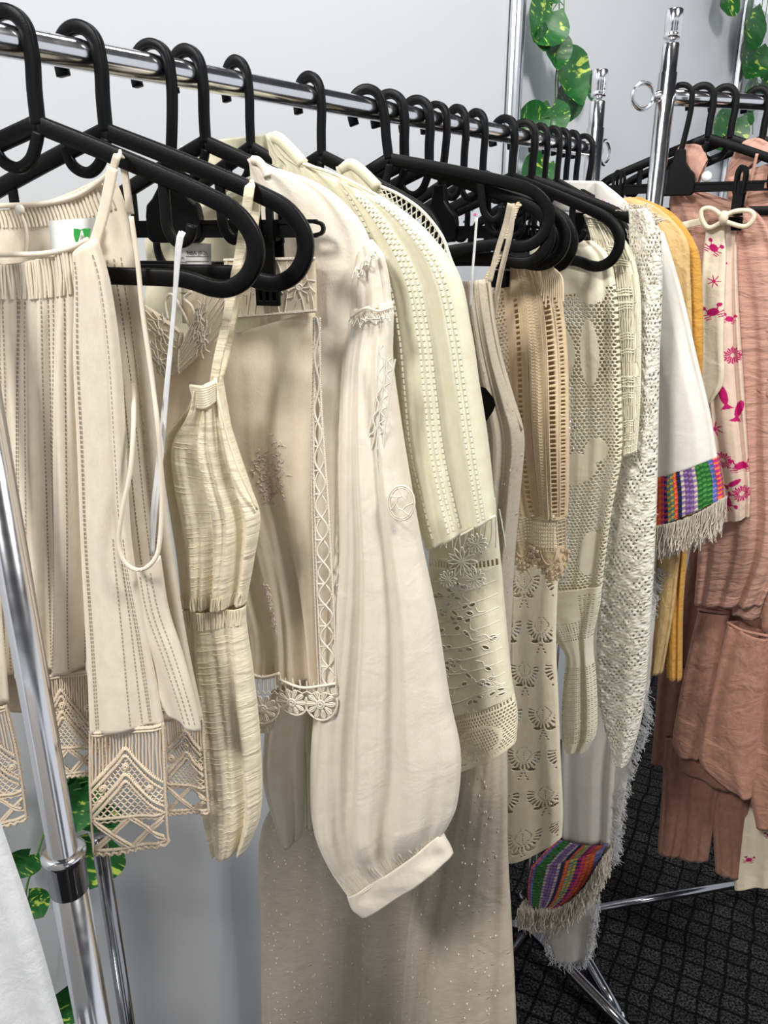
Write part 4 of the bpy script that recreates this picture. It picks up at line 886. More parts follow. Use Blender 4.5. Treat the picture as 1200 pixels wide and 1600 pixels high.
for v in np.arange(.05, .98, .012):
    for u in (.60, .68): L_.append(Sx.poly([(u - .03, v), (u, v + .004), (u - .01, v + .009), (u + .035, v + .009)], .0008, sub=2))
for u in (.53, .755, .81, .92): L_ += braid(Sx, [(u, i / 20) for i in range(21)], .0008, .004)
X.threads('openwork_embroidery', L_, .0006, M['x_th'])
Sh = X.sheet('h', [(806, 806, 886, 806), (808, 850, 886, 852), (815, 905, 893, 908)], None, b=.012, n=-.014, folds=((1.6, .006, .05, .1),), r0=1, make=False)
L_ = gridnet(Sh, .38, .98, .0, .50, 12, 9) + gridnet(Sh, 0, .36, .0, .36, 7, 7) + braid(Sh, [(.38 + .075 * i, .02) for i in range(9)], .001, .004)
for cx, R0, cy in ((.72, .30, .46), (.16, .26, .40)):
    for k in range(4):
        rr = R0 * (.5 + .17 * k); an = np.linspace(.1, 3.04, 20); L_.append((Sh.P(cx + rr * np.cos(an), cy + rr * 1.55 * np.sin(an), 1, .001), .0010))
X.threads('fillet_hem', L_, .0011, M['x_th'])
def sch(u, v, x, y):
    ins = (((u - .72) / .31) ** 2 + ((v - .44) / .50) ** 2 < 1) & (v > .44) | (((u - .16) / .27) ** 2 + ((v - .38) / .43) ** 2 < 1) & (v > .38)
    gaps = (np.mod(x / .0052, 1) < .28) & (np.mod(y / .0058, 1) < .28)
    return ~ins | gaps
Sh.mesh('scallops', M['x'], X.root, nu=110, nv=110, hole=sch, sides=1)
bob = []
for cx, R0, cy in ((.72, .30, .46), (.16, .26, .40)):
    for k in range(1, 4):
        rr = R0 * (.55 + .17 * k); m_ = 6 + 2 * k
        for i in range(m_):
            a = .12 + (3.04 - .12) * i / (m_ - 1); p_ = Sh.P(np.array([cx + rr * math.cos(a)]), np.array([cy + rr * 1.55 * math.sin(a)]), 1, .002)[0]
            bob.append(np.array([p_ + np.array([0, 0, .0017]), p_ + X.N * .0004, p_ - np.array([0, 0, .0017])]))
X.threads('bobbles', bob, .0027, M['x_th'], 7)
Sf = X.sheet('f', [(820, 300, 872, 332), (836, 330, 866, 345), (848, 352, 856, 358)], None, b=.001, n=-.004, folds=(), make=False)
X.threads('top_lace', net(Sf, 0, 1, 0, 1, 8, 7) + braid(Sf, [(0, 0), (.5, 0), (1, 0)], .001, .004) + braid(Sf, [(1, 0), (1, .5), (1, 1)], .001, .004), .0009, M['x_th'])
gl = [X.px([(846 + i * 2.2, 412 + abs(i - 5) * 2), (848 + i * 3., 435), (846 + i * 3.4, 462 + 9 * (i % 3))], .002, 10) for i in range(11)]
X.threads('clipped_gathers', gl, .0014, M['x_th'], 6)

# ================= M pointelle knit
Mg = Garment('pointelle_cardigan', 'cream pointelle knit with leaf-shaped openwork hanging lowest behind the beige top', 'cardigan', 743, 130)
def ph_(u, v, x, y):
    x = x / 1.55; y = y / 1.3; pw, phh = .052, .060; row = np.floor(y / phh); xx = np.mod(x / pw + .5 * np.mod(row, 2), 1) - .5; yy = np.mod(y / phh, 1)
    r = np.sqrt((xx * pw) ** 2 + ((yy - .30) * phh) ** 2); a = np.arctan2((yy - .30) * phh, xx * pw)
    fan = (r > .0135) & (r < .0215) & (np.mod(a / (math.pi / 12), 1) < .5) & (np.sin(a) > -.35)
    leaf = (np.abs(np.abs(xx) * pw - .0095 * (1 - np.abs((yy - .30) / .22) ** 1.5)) < .0009) & (np.abs(yy - .30) < .2) & (np.mod(y / .0024, 1) < .55)
    vein = (np.abs(xx * pw) < .0008) & (np.abs(yy - .32) < .14) & (np.mod(y / .003, 1) < .5)
    tri = (np.abs(np.abs(xx) * pw - (yy - .68) * .025) < .0012) & (yy > .68) & (yy < .92) & (np.mod(y / .0045, 1) < .5)
    big = ((np.abs(xx) * pw - .009) / .0055) ** 2 + ((yy - .66) * phh / .0022) ** 2 < 1
    ok = (v < .985) & (u > .03) & (u < .97)
    return (fan | leaf | vein | tri | big) & ok
Mg.sheet('body', [(796, 880, 872, 880), (797, 1000, 868, 1000), (798, 1100, 872, 1100), (791, 1200, 876, 1200), (789, 1290, 879, 1270), (790, 1345, 877, 1308)], M['m'], b=.012, n=0, folds=((1.2, .004, .1, .1),), r0=.8, sag1=.012, nu=130, nv=560, hole=ph_, thick=.0012)
Mg.sheet('shoulder', [(790, 420, 830, 420), (790, 600, 850, 600), (796, 880, 872, 880)], M['m'], b=.008, n=-.002, folds=((1, .003, 0, 0),), nu=20, nv=30)

# ================= Y fishnet top
Y = Garment('fishnet_top', 'cream fishnet knit top with solid leaf patches and a puffed sleeve end', 'top', 787, 132)
YR = [(830, 380, 925, 376), (830, 405, 950, 400), (832, 450, 962, 450), (836, 520, 967, 520), (838, 600, 970, 600), (838, 710, 971, 710), (846, 800, 955, 800), (846, 880, 944, 880), (842, 920, 940, 920)]
Sy = Y.sheet('y', YR, None, b=.014, n=-.02, folds=((1.6, .006, .35, .25), (4, .002, .1, .3)), r0=.5, make=False)
patches = [(.75, .12, .16, .05), (.25, .30, .30, .09), (.70, .30, .10, .09), (.15, .58, .10, .04), (.55, .62, .22, .045), (.75, .57, .12, .035), (.80, .88, .13, .07), (.35, .05, .5, .10)]
def yh(u, v, x, y):
    c_ = .0064; rw = np.floor(y / (c_ * .8)); h = (np.mod(x / c_ + .5 * np.mod(rw, 2), 1) - .5) ** 2 + (np.mod(y / (c_ * .8), 1) - .5) ** 2 < .15
    s_ = np.zeros(u.shape, bool)
    for a, b_, ra, rb in patches: s_ |= ((u - a) / ra) ** 2 + ((v - b_) / rb) ** 2 < 1
    return h & ~s_ & (v > .12)
Sy.mesh('body', M['y'], Y.root, nu=150, nv=420, hole=yh, thick=.0013)
def yh2(u, v, x, y):
    return ((np.mod(x / .004, 1) < .45) & (np.mod(y / .004, 1) < .45) & (v > .03) & (v < .93) & ~((v > .30) & (v < .45)) & ~((np.abs(u - .6) < .2) & (v < .2)))
Y.sheet('sleeve', [(800, 925, 940, 915), (806, 952, 938, 940), (846, 975, 932, 965), (872, 1000, 926, 992), (888, 1025, 926, 1020), (884, 1060, 930, 1060), (880, 1110, 932, 1105), (880, 1150, 930, 1146), (884, 1168, 918, 1172)], M['y'], b=.017, n=.0, folds=((2, .005, .1, .5),), r0=.8, nu=110, nv=260, hole=yh2, thick=.0012)

# ================= J open knit sweater
J = Garment('open_knit_sweater', 'ecru sweater knitted in loose ladder stitches, short sleeve ending at mid height', 'sweater', 800, 128)
Sj = J.sheet('j', [(915, 335, 950, 342), (925, 370, 982, 385), (932, 440, 998, 440), (942, 540, 1001, 540), (955, 640, 999, 640), (964, 716, 994, 706)], None, b=.014, n=0, folds=((1.2, .004, .1, .2),), make=False, r0=.7)
L_ = []
for i in range(16):
    for s0 in np.arange(0, 1, .06):
        u = (i + .5) / 16 + rng.uniform(-.01, .01); L_.append(Sj.poly([(u, s0), (u + rng.uniform(-.02, .02), s0 + .03), (u, s0 + .058)], .0005 * rng.uniform(0, 3), sub=2))
for v in np.arange(.01, 1, .011):
    if int(v / .06) % 3 == 1: continue
    u0 = .05 if int(v / .03) % 2 else .45; L_.append(Sj.poly([(u0, v), (u0 + .15, v + .004), (u0 + .3, v - .003), (u0 + .46, v)], .0016, sub=3))
for v in (.01, .33, .36, .66, .70, .93, .96, .99): L_ += braid(Sj, [(i / 6, v) for i in range(7)], .0012, .005)
for u in (.0, .5, 1.): L_ += braid(Sj, [(u, i / 16) for i in range(17)], .0010, .005)
J.threads('ladder_knit', L_, .0011, M['j'])
Sj.b -= .004; Sj.mesh('lining', M['y'], J.root, nu=30, nv=60)

# ================= K shaggy lace sweater
K = Garment('shaggy_lace_cardigan', 'off-white shaggy lace knit cardigan with long tapering sleeve', 'cardigan', 812, 124)
def kh(u, v, x, y):
    c_ = .0062; rw = np.floor(y / c_); h = (np.mod(x / c_ + .5 * np.mod(rw, 2), 1) - .5) ** 2 * 1.6 + (np.mod(y / c_, 1) - .5) ** 2 < .085
    clus = np.sin(x / .0065) * np.sin(y / .0075 + 1.3) + .5 * np.sin(x / .011 + y / .017) > -.05
    return h & clus & (v > .02) & (v < .97)
def kb(u, v, x, y): return .0005 * np.sin(x / .0021 + 2 * np.sin(y / .003)) * np.sin(y / .0019) + .0006 * np.sin(y / .0036 + np.sin(x / .004) * 2)
Sk = K.sheet('body', [(985, 328, 1012, 326), (985, 360, 1030, 362), (986, 450, 1033, 450), (986, 560, 1029, 560), (984, 660, 1027, 660), (958, 740, 1026, 740), (944, 860, 1022, 860), (934, 1000, 1014, 1000), (935, 1080, 1008, 1080), (948, 1140, 998, 1140), (964, 1194, 982, 1190)], M['k'], b=.016, n=0, folds=((1.3, .004, .2, .2),), r0=.7, nu=120, nv=640, hole=kh, bumpf=kb, thick=.0014)
L_ = []
for i in range(700):
    u, v = rng.random(), rng.random() ** 1.1 * .98; a = rng.uniform(0, 6.28); l = rng.uniform(.003, .009) * (1.4 if v < .12 else 1)
    L_.append(Sk.poly([(u, v), (u + .5 * l * math.cos(a) / Sk.W, v + .5 * l * math.sin(a) / Sk.H), (u + l * math.cos(a + .8) / Sk.W * .8, v + l * math.sin(a + .8) / Sk.H)], .0015 + .002 * rng.random(), sub=2))
K.threads('loose_tufts', L_, .0005, M['fr'], 3)
fringe(K, [(975, 330), (1000, 325), (1030, 350)], 60, .012, M['fr'], dirn=(.1, 0, .3), sway=2, curl=.003)

# ================= L white top with woven trim
PALS = {}
def stripe_cols(plan):
    C_ = {'b': (70, 110, 180), 'r': (226, 84, 66), 'm': (196, 40, 130), 'n': (34, 28, 100), 'y': (214, 180, 60), 't': (92, 140, 140), 'o': (236, 120, 60), 'k': (20, 24, 30), 'l': (150, 118, 180), 'p': (112, 74, 132), 'g': (24, 96, 40), 'G': (70, 140, 60), 'w': (215, 205, 180), 's': (110, 100, 96)}
    plan = [tuple(np.array(lin(*C_[c])) for c in p_) for p_ in plan]
    def f(u, v, x, y):
        n = len(plan); k = np.clip((u * n).astype(int), 0, n - 1); row = (y / .0045 + .5 * np.mod(k, 2)).astype(int); out = np.zeros(u.shape + (4,))
        for i, (c0, c1) in enumerate(plan):
            mk = k == i; alt = (row % 2 == 0)
            out[mk & alt] = c0; out[mk & ~alt] = c1
        fx = np.mod(u * n, 1) - .5; fy = np.mod(y / .0045 + .5 * np.mod(k, 2), 1) - .5; edge = (np.abs(fx) ** 3 * 8 + np.abs(fy) ** 3 * 8) > .8
        out[edge] = out[edge] * .45; out[..., 3] = 1; return out
    return f
def trim_bump(u, v, x, y): return .0007 * np.abs(np.sin(u * 52)) + .0005 * np.abs(np.sin(y / .0045 * 3.14))
plan = ['bl', 'ro', 'or', 'mr', 'nm', 'yt', 'ty', 'ro', 'kn', 'lw', 'pl', 'lp', 'wl', 'gG', 'Gg', 'gG', 'bl', 'om']
Lg = Garment('linen_top', 'white linen top with multicoloured woven cuffs, ivory fringe and upright collar', 'top', 877, 131)
Lg.sheet('collar', [(852, 282, 936, 283), (856, 300, 934, 304), (866, 330, 934, 334)], M['l'], b=.010, n=-.004, folds=((1, .002, 0, 0),), r0=1, nu=30, nv=14)
Lg.sheet('lapel', [(930, 284, 940, 284), (930, 315, 968, 306), (926, 345, 1004, 340), (930, 380, 1034, 366)], M['l'], b=.006, n=.002, folds=(), nu=24, nv=24)
Lg.sheet('body', [(900, 380, 1030, 370), (900, 700, 1022, 700), (885, 1000, 1020, 1000), (878, 1160, 968, 1160), (878, 1315, 957, 1322)], M['l'], b=.010, n=-.006, folds=((2, .005, .2, .2),), nu=40, nv=80)
Ls = Lg.sheet('sleeve', [(1010, 350, 1035, 365), (1012, 400, 1050, 410), (1014, 480, 1070, 480), (1018, 560, 1088, 560), (1020, 650, 1108, 645), (1022, 750, 1120, 716)], M['l'], b=.016, n=.004, folds=((1.5, .006, .3, .2),), r0=.2, nu=60, nv=90)
Lt = Lg.sheet('woven_cuff', [(1021, 748, 1121, 714), (1021, 785, 1128, 745), (1021, 826, 1130, 778)], M['l_trim'], b=.018, n=.004, folds=((1.5, .004, .3, .2),), r0=1, nu=180, nv=60, colf=stripe_cols(plan), bumpf=trim_bump)
fringe(Lg, [(1020, 822), (1060, 812), (1100, 796), (1130, 778)], 900, .040, M['fr'], nplane=.012, spread=.016, r=.0008, sway=.12, curl=.003)
Lb = Lg.sheet('woven_hem', [(832, 1352, 943, 1324), (827, 1378, 932, 1360), (828, 1406, 908, 1392), (838, 1418, 872, 1416)], M['l_trim'], b=.020, n=.006, folds=((1, .003, .3, .2),), r0=1, nu=170, nv=60, colf=stripe_cols(plan[::-1]), bumpf=trim_bump)
Lg.sheet('hem_panel', [(876, 1308, 950, 1318), (850, 1332, 944, 1326), (832, 1354, 942, 1330)], M['l_trim'], b=.016, n=.004, folds=(), nu=120, nv=20, colf=stripe_cols(plan[::-1]))
fringe(Lg, [(815, 1412), (845, 1416), (880, 1412), (915, 1385), (940, 1345), (950, 1330)], 1200, .046, M['fr'], nplane=.02, spread=.02, r=.0008, sway=.16, curl=.004)
Lg.sheet('hem_lining', [(850, 1400, 930, 1380), (852, 1450, 928, 1440), (868, 1500, 916, 1500)], M['l'], b=.012, n=-.01, folds=((1, .003, 0, 0),), nu=24, nv=24)
fringe(Lg, [(848, 1440), (870, 1490), (915, 1495), (930, 1440), (934, 1400)], 380, .02, M['fw'], nplane=-.004, spread=.014, r=.0005, name='feathered_edge')
bd = []
cols = [(60, 150, 70), (40, 140, 210), (170, 110, 210), (226, 90, 150), (40, 40, 120), (236, 170, 190)]
for ci, c in enumerate(cols):
    mat = plain('bead_' + str(ci), lin(*c), .35); q = []
    for k in range(16):
        if k % 2: x, y = rng.uniform(938, 976), 0; y = 318 + (x - 938) * .45 + rng.uniform(-8, 12)
        else: x, y = rng.uniform(690, 790), rng.uniform(325, 365)
        p_ = Lg.p(x, y, .012 if k % 2 else -.0); q.append(np.array([p_, p_ + np.array([.0005, 0, -.0022]), p_ + np.array([0, 0, -.0044])]))
    Lg.threads('collar_beads', q, .0026, mat, 7)

Wf = Garment('feather_trim_dress', 'plain white dress edged with feathery white fringe, behind the shaggy cardigan', 'dress', 882, 132)
Wf.sheet('body', [(925, 420, 1022, 420), (930, 700, 1024, 700), (940, 900, 1020, 900), (950, 1060, 1018, 1050), (940, 1180, 990, 1170), (935, 1330, 960, 1330)], M['l'], b=.008, n=-.004, folds=((1, .003, 0, .2),), nu=30, nv=70)
fringe(Wf, [(1030, 886), (1022, 920), (1012, 960)], 170, .016, M['fw'], dirn=(.7, -.2, -.35), name='feather_fringe', r=.00045, spread=.012)
fringe(Wf, [(1000, 1060), (1006, 1110), (996, 1150), (982, 1190), (968, 1240), (960, 1300), (956, 1340)], 520, .017, M['fw'], dirn=(.7, -.2, -.6), name='feather_fringe', r=.00045, spread=.012)

# ================= tan and mustard knits
T1 = Garment('tan_knit_top', 'tan ribbed knit top with shoulder showing behind the white linen sleeve', 'top', 893, 134)
T1.sheet('body', [(955, 318, 985, 308), (970, 345, 1030, 326), (985, 380, 1072, 372), (1000, 430, 1078, 425), (1005, 560, 1082, 560), (1010, 700, 1080, 700), (1017, 880, 1060, 880), (1017, 960, 1050, 960), (1017, 1048, 1033, 1053)], M['mu'], b=.012, n=0, folds=((2, .004, 0, .1),), nu=50, nv=120)
T2 = Garment('mustard_knit_top', 'mustard yellow boucle knit top, deeper than the tan one before it', 'top', 905, 134)
T2.sheet('body', [(972, 312, 1000, 308), (985, 340, 1052, 334), (1000, 380, 1088, 384), (1010, 430, 1096, 430), (1020, 560, 1098, 560), (1030, 760, 1085, 760), (1036, 880, 1072, 880), (1042, 960, 1066, 960), (1044, 1056, 1064, 1063)], M['mu2'], b=.012, n=0, folds=((2, .004, .3, .1),), nu=50, nv=120)

# ================= second rack: crab print top, pink clothes
def crab_print(marks, basec=(240, 228, 204), pink=(196, 30, 110)):
    bc = np.array(lin(*basec)); pc = np.array(lin(*pink))
    def f(u, v, x, y):
        m_ = np.zeros(u.shape, bool)
        for kind_, cx, cy, s_, rot in marks:
            dx = (u - cx) * PW[0]; dy = (v - cy) * PW[1]; c_, sn = math.cos(rot), math.sin(rot); a = (dx * c_ + dy * sn) / s_; b_ = (-dx * sn + dy * c_) / s_
            if kind_ == 'crab':
                m_ |= (a / .55) ** 2 + (b_ / .38) ** 2 < 1
                for sg in (1, -1):
                    for k in range(3): m_ |= (np.abs(b_ - .15 - k * .22 - .35 * (np.abs(a) - .5) ** 2 * (1 if k else -1)) < .055) & (a * sg > .3) & (a * sg < 1.05 - k * .12)
                    m_ |= ((a - sg * .75) / .26) ** 2 + ((b_ + .55) / .2) ** 2 < 1; m_ |= (np.abs(a - sg * (.45 - (b_ + .2) * .6)) < .07) & (b_ > -.6) & (b_ < -.1)
            elif kind_ == 'fish':
                m_ |= (a / .28) ** 2 + (b_ / .8) ** 2 < 1; m_ |= (np.abs(a) < (b_ - .65) * .9) & (b_ > .65) & (b_ < 1.15)
            elif kind_ == 'star':
                r = np.hypot(a, b_); t = np.arctan2(b_, a); m_ |= r < .25 + .75 * np.abs(np.cos(t * 3.5)) ** 6
            elif kind_ == 'shell':
                r = np.hypot(a, b_); t = np.arctan2(b_, a); m_ |= (r < .9 + .1 * np.cos(t * 12)) & ~((np.abs(np.mod(t * 3, 1) - .5) < .12) & (r > .3)) & ~((r < .25))
        out = np.empty(u.shape + (4,)); out[:] = bc; out[m_] = pc; return out
    return f
Q = Garment('crab_print_blouse', 'cream satin top printed with magenta crabs and fish, tied with a bow', 'top', 1063, 118, second=True)
S = Q.sheet('q', [(1102, 352, 1150, 350), (1104, 430, 1152, 430), (1108, 515, 1156, 510), (1106, 600, 1162, 600), (1112, 700, 1168, 700), (1122, 760, 1172, 760), (1130, 814, 1171, 806)], None, b=.016, n=0, folds=((2, .006, .1, .15),), make=False, r0=.7); PW = (S.W, S.H)
mk = [('star', .3, .24, .012, 0), ('crab', .7, .30, .012, .3), ('shell', .75, .42, .015, 0), ('fish', .45, .55, .022, -.2), ('fish', .85, .60, .020, .3), ('star', .15, .67, .014, .4), ('shell', .3, .78, .016, 0), ('crab', .8, .80, .018, 0), ('shell', .75, .90, .016, .4), ('crab', .3, .93, .017, 1.2), ('fish', .55, .86, .016, 1), ('crab', .5, .12, .010, .6)]
S.mesh('body', M['sat'], Q.root, nu=110, nv=420, colf=crab_print(mk, (232, 208, 190)))
S = Q.sheet('s', [(1104, 352, 1132, 352), (1099, 400, 1134, 400), (1094, 460, 1132, 460), (1094, 540, 1130, 540), (1094, 600, 1130, 598), (1098, 632, 1112, 628)], None, b=.003, n=.020, folds=((1, .002, .2, .3),), make=False, r0=1); PW = (S.W, S.H)
S.mesh('sash', M['sat'], Q.root, nu=70, nv=420, colf=crab_print([('crab', .45, .12, .015, .5), ('star', .55, .30, .011, 0), ('crab', .55, .47, .017, -.3)]))
PW = (.04, .05)
def loop(pts, wdt, n): 
    o = Q.ribbon('bow_loop', pts, wdt, M['l'], n=n, thk=.018, m=40); o.data.materials.clear(); o.data.materials.append(M['satin_plain']); return o
M['satin_plain'] = cloth('cream_satin', lin(240, 226, 200), crinkle=.3, rough=.35, sheen=0, trans=.1)
loop([(1130, 338), (1112, 326), (1098, 328), (1097, 342), (1108, 356), (1130, 346)], .0075, .026)
loop([(1130, 338), (1150, 330), (1172, 330), (1178, 340), (1164, 354), (1132, 346)], .0075, .026)
mb = MB(); c = Q.p(1131, 340, .032); V, f = tube([c + np.array([0, 0, .009]), c + Q.N * .003, c - np.array([0, 0, .011])], [.005, .0075, .005], 10); mb.add(V, f); mb.build('bow_knot', M['satin_plain'], Q.root)
Q.ribbon('neck_tie', [(1100, 345), (1070, 352), (1045, 358)], .012, M['satin_plain'], n=.006, thk=.0012)

P1 = Garment('pink_gauze_blouse', 'pink crinkled gauze blouse with rolled collar, first of the pink clothes', 'blouse', 1096, 121, second=True)
P1.sheet('body', [(1048, 300, 1100, 300), (1046, 330, 1180, 330), (1060, 400, 1215, 400), (1090, 520, 1230, 520), (1100, 700, 1230, 700), (1092, 850, 1230, 850), (1085, 944, 1190, 946)], M['pk'], b=.014, n=-.002, folds=((4, .006, .1, .2),), r0=.4, nu=80, nv=110)
P1.sheet('collar', [(1052, 256, 1064, 226), (1056, 300, 1094, 226), (1076, 320, 1106, 250)], M['pk'], b=.012, n=.0, folds=((2, .002, 0, 0),), r0=1, nu=30, nv=24)
mb = MB(); cc = P1.p(1104, 276, .012)
V = []; Fq = []
for i in range(9):
    for j in range(14): th_, p_ = math.pi * i / 8, 2 * math.pi * j / 14; V.append(cc + .0085 * (P1.D * math.sin(th_) * math.cos(p_) + np.array([0, 0, 1]) * math.sin(th_) * math.sin(p_)) + P1.N * .004 * math.cos(th_))
for i in range(8):
    for j in range(14): Fq.append((i * 14 + j, (i + 1) * 14 + j, (i + 1) * 14 + (j + 1) % 14, i * 14 + (j + 1) % 14))
mb.add(V, Fq); mb.build('white_tag', M['white_paper'], P1.root)
P2 = Garment('pink_gauze_dress', 'pink gauze dress with tall collar and hem above the tiered skirt', 'dress', 1131, 124, second=True)
P2.sheet('collar', [(1148, 240, 1168, 218), (1138, 262, 1186, 216), (1130, 290, 1215, 232)], M['pk'], b=.014, n=.0, folds=((2, .002, 0, 0),), r0=1, nu=30, nv=24)
P2.sheet('body', [(1135, 280, 1220, 250), (1140, 340, 1240, 330), (1165, 480, 1250, 480), (1170, 650, 1255, 650), (1160, 760, 1255, 760), (1152, 860, 1255, 860), (1144, 958, 1200, 968)], M['pk'], b=.014, n=.004, folds=((2, .007, .2, .2),), r0=.4, nu=60, nv=110)
P2.sheet('sleeve', [(1185, 480, 1250, 480), (1172, 540, 1245, 560), (1164, 598, 1240, 640)], M['pk'], b=.012, n=.024, folds=((2, .004, .2, .2),), r0=.8, nu=40, nv=30)
P2.cord('shoulder_tie', [(1183, 240), (1176, 270), (1166, 305), (1158, 330)], .0026, M['pk'], n=.03)
P3 = Garment('tiered_skirt', 'dusty pink tiered cotton dress with crinkled gathered flounces', 'dress', 1150, 126, second=True)
P3.sheet('back_panel', [(1086, 820, 1270, 820), (1060, 960, 1270, 960), (1022, 1160, 1240, 1180)], M['pk3'], b=.01, n=-.05, folds=((4, .010, .1, .1),), nu=70, nv=50)
P3.sheet('flounce', [(1092, 952, 1140, 958), (1076, 1020, 1134, 1020), (1060, 1100, 1120, 1100), (1052, 1160, 1110, 1168), (1062, 1180, 1098, 1182)], M['pk2'], b=.018, n=.0, folds=((1.3, .004, .1, .1),), r0=.8, nu=50, nv=60)
P3.sheet('flounce', [(1138, 972, 1202, 996), (1120, 1050, 1196, 1060), (1098, 1150, 1188, 1150), (1096, 1190, 1184, 1200), (1140, 1228, 1176, 1244)], M['pk2'], b=.022, n=.016, folds=((1.3, .006, .3, .1),), r0=.8, nu=70, nv=70)
P3.sheet('flounce', [(1186, 985, 1280, 985), (1182, 1100, 1280, 1100), (1172, 1230, 1280, 1230), (1182, 1290, 1280, 1296)], M['pk2'], b=.022, n=.010, folds=((1.3, .006, .3, .1),), r0=.8, nu=60, nv=60)
P3.cord('flounce_seam', [(1136, 972), (1160, 985), (1200, 994)], .003, M['pk2'], n=.03); P3.cord('flounce_seam', [(1090, 952), (1115, 956), (1140, 958)], .0028, M['pk2'], n=.014)
P3.sheet('ruched_edge', [(1196, 700, 1220, 700), (1195, 860, 1220, 860), (1190, 985, 1215, 985)], M['pk2'], b=.01, n=.02, folds=(), nu=16, nv=30)
P4 = Garment('pleated_skirt', 'dusty pink pleated skirt peeking out below the flounces', 'skirt', 1165, 127, second=True)
for i, rr in enumerate(([(1040, 1150, 1096, 1150), (1034, 1240, 1086, 1240), (1028, 1330, 1062, 1338)], [(1080, 1150, 1136, 1160), (1068, 1250, 1122, 1250), (1060, 1338, 1106, 1345)], [(1120, 1160, 1186, 1170), (1114, 1260, 1172, 1260), (1118, 1360, 1156, 1372)])):
    P4.sheet('pleat', rr, M['pk3'], b=.014, n=-.01 - .004 * i, folds=((3, .0015, .1, 0),), r0=1, nu=40, nv=40)
P4.sheet('underlayer', [(1030, 1040, 1110, 1040), (1024, 1120, 1100, 1120), (1018, 1190, 1060, 1200)], M['pk3'], b=.012, n=-.03, folds=((2, .005, .1, 0),), r0=1, nu=40, nv=40)
P4.sheet('lower_flounce', [(1056, 1120, 1180, 1130), (1060, 1180, 1178, 1190), (1062, 1200, 1160, 1240)], M['pk3'], b=.014, n=.0, folds=((2, .006, .1, 0),), r0=1, nu=40, nv=30)
P5 = Garment('crab_print_skirt', 'cream skirt with small magenta crabs, its hem lowest at the right edge', 'skirt', 1182, 128, second=True)
S = P5.sheet('q', [(1160, 1150, 1290, 1150), (1156, 1260, 1290, 1260), (1146, 1350, 1280, 1340), (1148, 1388, 1270, 1370)], None, b=.014, n=-.01, folds=((2.5, .007, .0, .1),), make=False, r0=1); PW = (S.W, S.H)
S.mesh('body', M['sat'], P5.root, nu=200, nv=260, colf=crab_print([('crab', .20, .80, .012, .3), ('crab', .42, .62, .012, -.3), ('star', .32, .45, .01, 0), ('crab', .7, .8, .012, 0)]))

# ================= white garment close to the camera
near = Garment('white_shirt', 'white garment corner close to the camera at the bottom left', 'shirt', -128, 100)
near.sheet('panel', [(-260, 1120, -46, 1150, .15, .15), (-260, 1290, 2, 1290, .15, .15), (-260, 1430, 50, 1430, .15, .15), (-260, 1620, 105, 1620, .15, .15), (-260, 1720, 140, 1720, .15, .15)], M['near'], b=.010, n=0, folds=((2, .004, .1, .1),), nu=50, nv=60)

# ================= pothos garlands on the wall
m, nt, b = newmat('pothos_leaf'); L = nt.links.new
uvn = nd(nt, 'ShaderNodeUVMap'); mp = nd(nt, 'ShaderNodeMapping'); mp.inputs['Scale'].default_value = (1.8, 3.6, 1); mp.inputs['Rotation'].default_value = (0, 0, .5); L(uvn.outputs[0], mp.inputs[0])
oi = nd(nt, 'ShaderNodeObjectInfo'); L(oi.outputs['Location'], mp.inputs['Location']) if False else None
nz = nd(nt, 'ShaderNodeTexNoise'); nz.noise_dimensions = '4D'; nz.inputs['Scale'].default_value = 1.3; nz.inputs['Detail'].default_value = 3; nz.inputs['Distortion'].default_value = 1.6; L(mp.outputs[0], nz.inputs['Vector'])
ml = nd(nt, 'ShaderNodeMath', operation='MULTIPLY'); ml.inputs[1].default_value = 40; L(oi.outputs['Random'], ml.inputs[0]); L(ml.outputs[0], nz.inputs['W'])
cr = nd(nt, 'ShaderNodeValToRGB'); cr.color_ramp.elements[0].position = .60; cr.color_ramp.elements[0].color = lin(36, 98, 42); cr.color_ramp.elements[1].position = .66; cr.color_ramp.elements[1].color = lin(176, 196, 84)
e_ = cr.color_ramp.elements.new(.3); e_.color = lin(20, 72, 32); L(nz.outputs[0], cr.inputs[0]); L(cr.outputs[0], b.inputs['Base Color']); b.inputs['Roughness'].default_value = .38
M['leaf'] = m; M['vine'] = plain('vine_stem', lin(86, 128, 62), .5)
def leaf_mesh():
    nu, nv = 9, 14; V = []; UV = []
    for j in range(nv):
        t = j / (nv - 1); wd = .6 * (math.sin(math.pi * min(1, t ** .62)) ** .75) * (1.0 if t > 0 else 0) + (.16 if t < .02 else 0)
        for i in range(nu):
            s_ = (i / (nu - 1) * 2 - 1); x = s_ * wd; y = -t + (.16 * abs(s_) ** 1.2 * (1 - t) ** 3 * 1.6); z = -.18 * abs(s_) ** 1.3 * wd * 2 + .10 * math.sin(t * 3) - .12 * t * t + .012 * math.sin(t * 22) * abs(s_)
            V.append((x, z, y)); UV.append((x, y))
    Fq = [(j * nu + i, (j + 1) * nu + i, (j + 1) * nu + i + 1, j * nu + i + 1) for j in range(nv - 1) for i in range(nu - 1)]
    o = link('leaf', V, Fq, M['leaf'], None, True, UV); me = o.data; bpy.data.objects.remove(o); return me
LM = leaf_mesh()
def wall_at(px, py, off): r = ray(px, py); k = (WP - off) / (r @ NW); return CAM + r * k
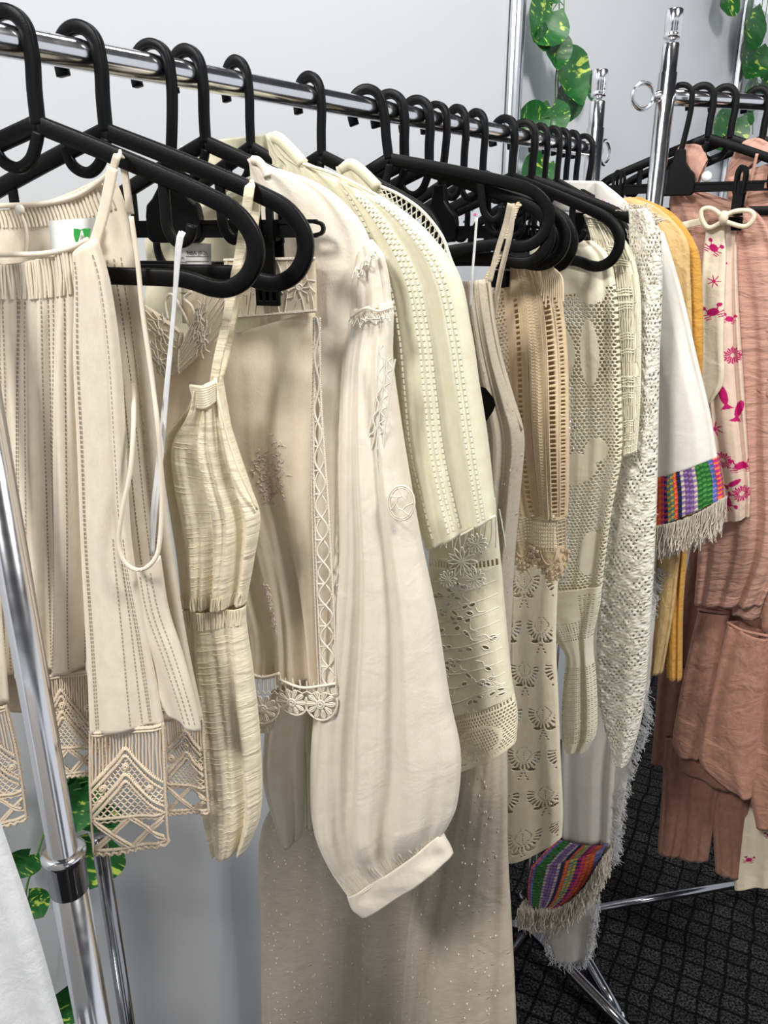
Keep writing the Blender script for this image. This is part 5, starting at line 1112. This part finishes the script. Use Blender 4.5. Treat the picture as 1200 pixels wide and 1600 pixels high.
def garland(label, stems, leaves, off=.03):
    root = thing('ivy_garland', label, 'garland', wall_at(*stems[0][0], off), 'artificial leaf garlands hanging on the wall')
    del root['group']
    for st in stems:
        P = catmull(np.array([wall_at(x, y, off + .008 * math.sin(i * 1.7)) for i, (x, y) in enumerate(st)]), 30); mb = MB(); mb.add(*tube(P, .0016, 6)); mb.build('stem', M['vine'], root)
    for (x, y, size, ang, jx, jy) in leaves:
        base = wall_at(x, y, off + .02); dist = np.linalg.norm(base - CAM); s_ = size / F * dist
        o = bpy.data.objects.new('leaf', LM); COL.objects.link(o); o.parent = root; o.matrix_parent_inverse = Matrix.Translation(-Vector(root.location))
        o.location = tuple(base); yaw = math.atan2(RD[1], RD[0]) ; 
        o.rotation_euler = (rng.uniform(-.25, .25), math.radians(ang), yaw * .55 + rng.uniform(-.3, .3)); o.scale = (s_ * 1.0, s_, s_)
        j = wall_at(jx, jy, off); mb = MB(); mid = (j + base) / 2 + np.array([0, -.01, .01]); mb.add(*tube(catmull([j, mid, base], 10), .0011, 5)); mb.build('leaf_stalk', M['vine'], root)
garland('green and yellow leaf garland hanging right of the first aluminium post', [[(873, -30), (874, 60), (868, 130), (869, 200), (872, 300)], [(882, -30), (880, 50), (872, 110), (873, 190), (868, 290)]],
        [(862, 18, 56, 40, 880, 8), (852, 55, 28, 60, 872, 58), (868, 58, 42, 5, 872, 58), (882, 92, 62, -22, 874, 88), (892, 140, 46, 20, 872, 160), (846, 184, 42, 70, 869, 200), (862, 168, 40, -8, 871, 190), (850, 256, 46, 40, 870, 240), (868, -16, 24, 60, 872, -20), (926, 118, 30, -10, 900, 108)])
garland('green and yellow leaf garland hanging at the right edge beside the second post', [[(1196, -30), (1184, 60), (1176, 130), (1168, 220)], [(1204, -30), (1192, 50), (1178, 120), (1176, 210)]],
        [(1176, 14, 56, 28, 1190, 20), (1182, 76, 42, 28, 1184, 72), (1190, 88, 34, -30, 1184, 75), (1190, 130, 30, -60, 1176, 133), (1178, 142, 34, 60, 1176, 140), (1148, 186, 46, 35, 1168, 190), (1170, 172, 26, 50, 1170, 175), (1146, -10, 36, 60, 1190, -20)])
garland('dark green leaf garland on the wall low behind the near upright', [[(84, 1180), (86, 1240), (60, 1330), (40, 1400), (52, 1480)], [(84, 1180), (110, 1260), (118, 1380), (112, 1500)]],
        [(140, 1220, 56, 55, 90, 1240), (128, 1232, 60, 20, 88, 1245), (146, 1318, 84, 25, 90, 1300), (150, 1262, 50, -15, 100, 1255), (46, 1336, 40, 50, 60, 1340), (112, 1548, 60, 20, 110, 1500), (96, 1205, 36, 70, 86, 1200), (44, 1400, 36, -20, 50, 1420)], .05)
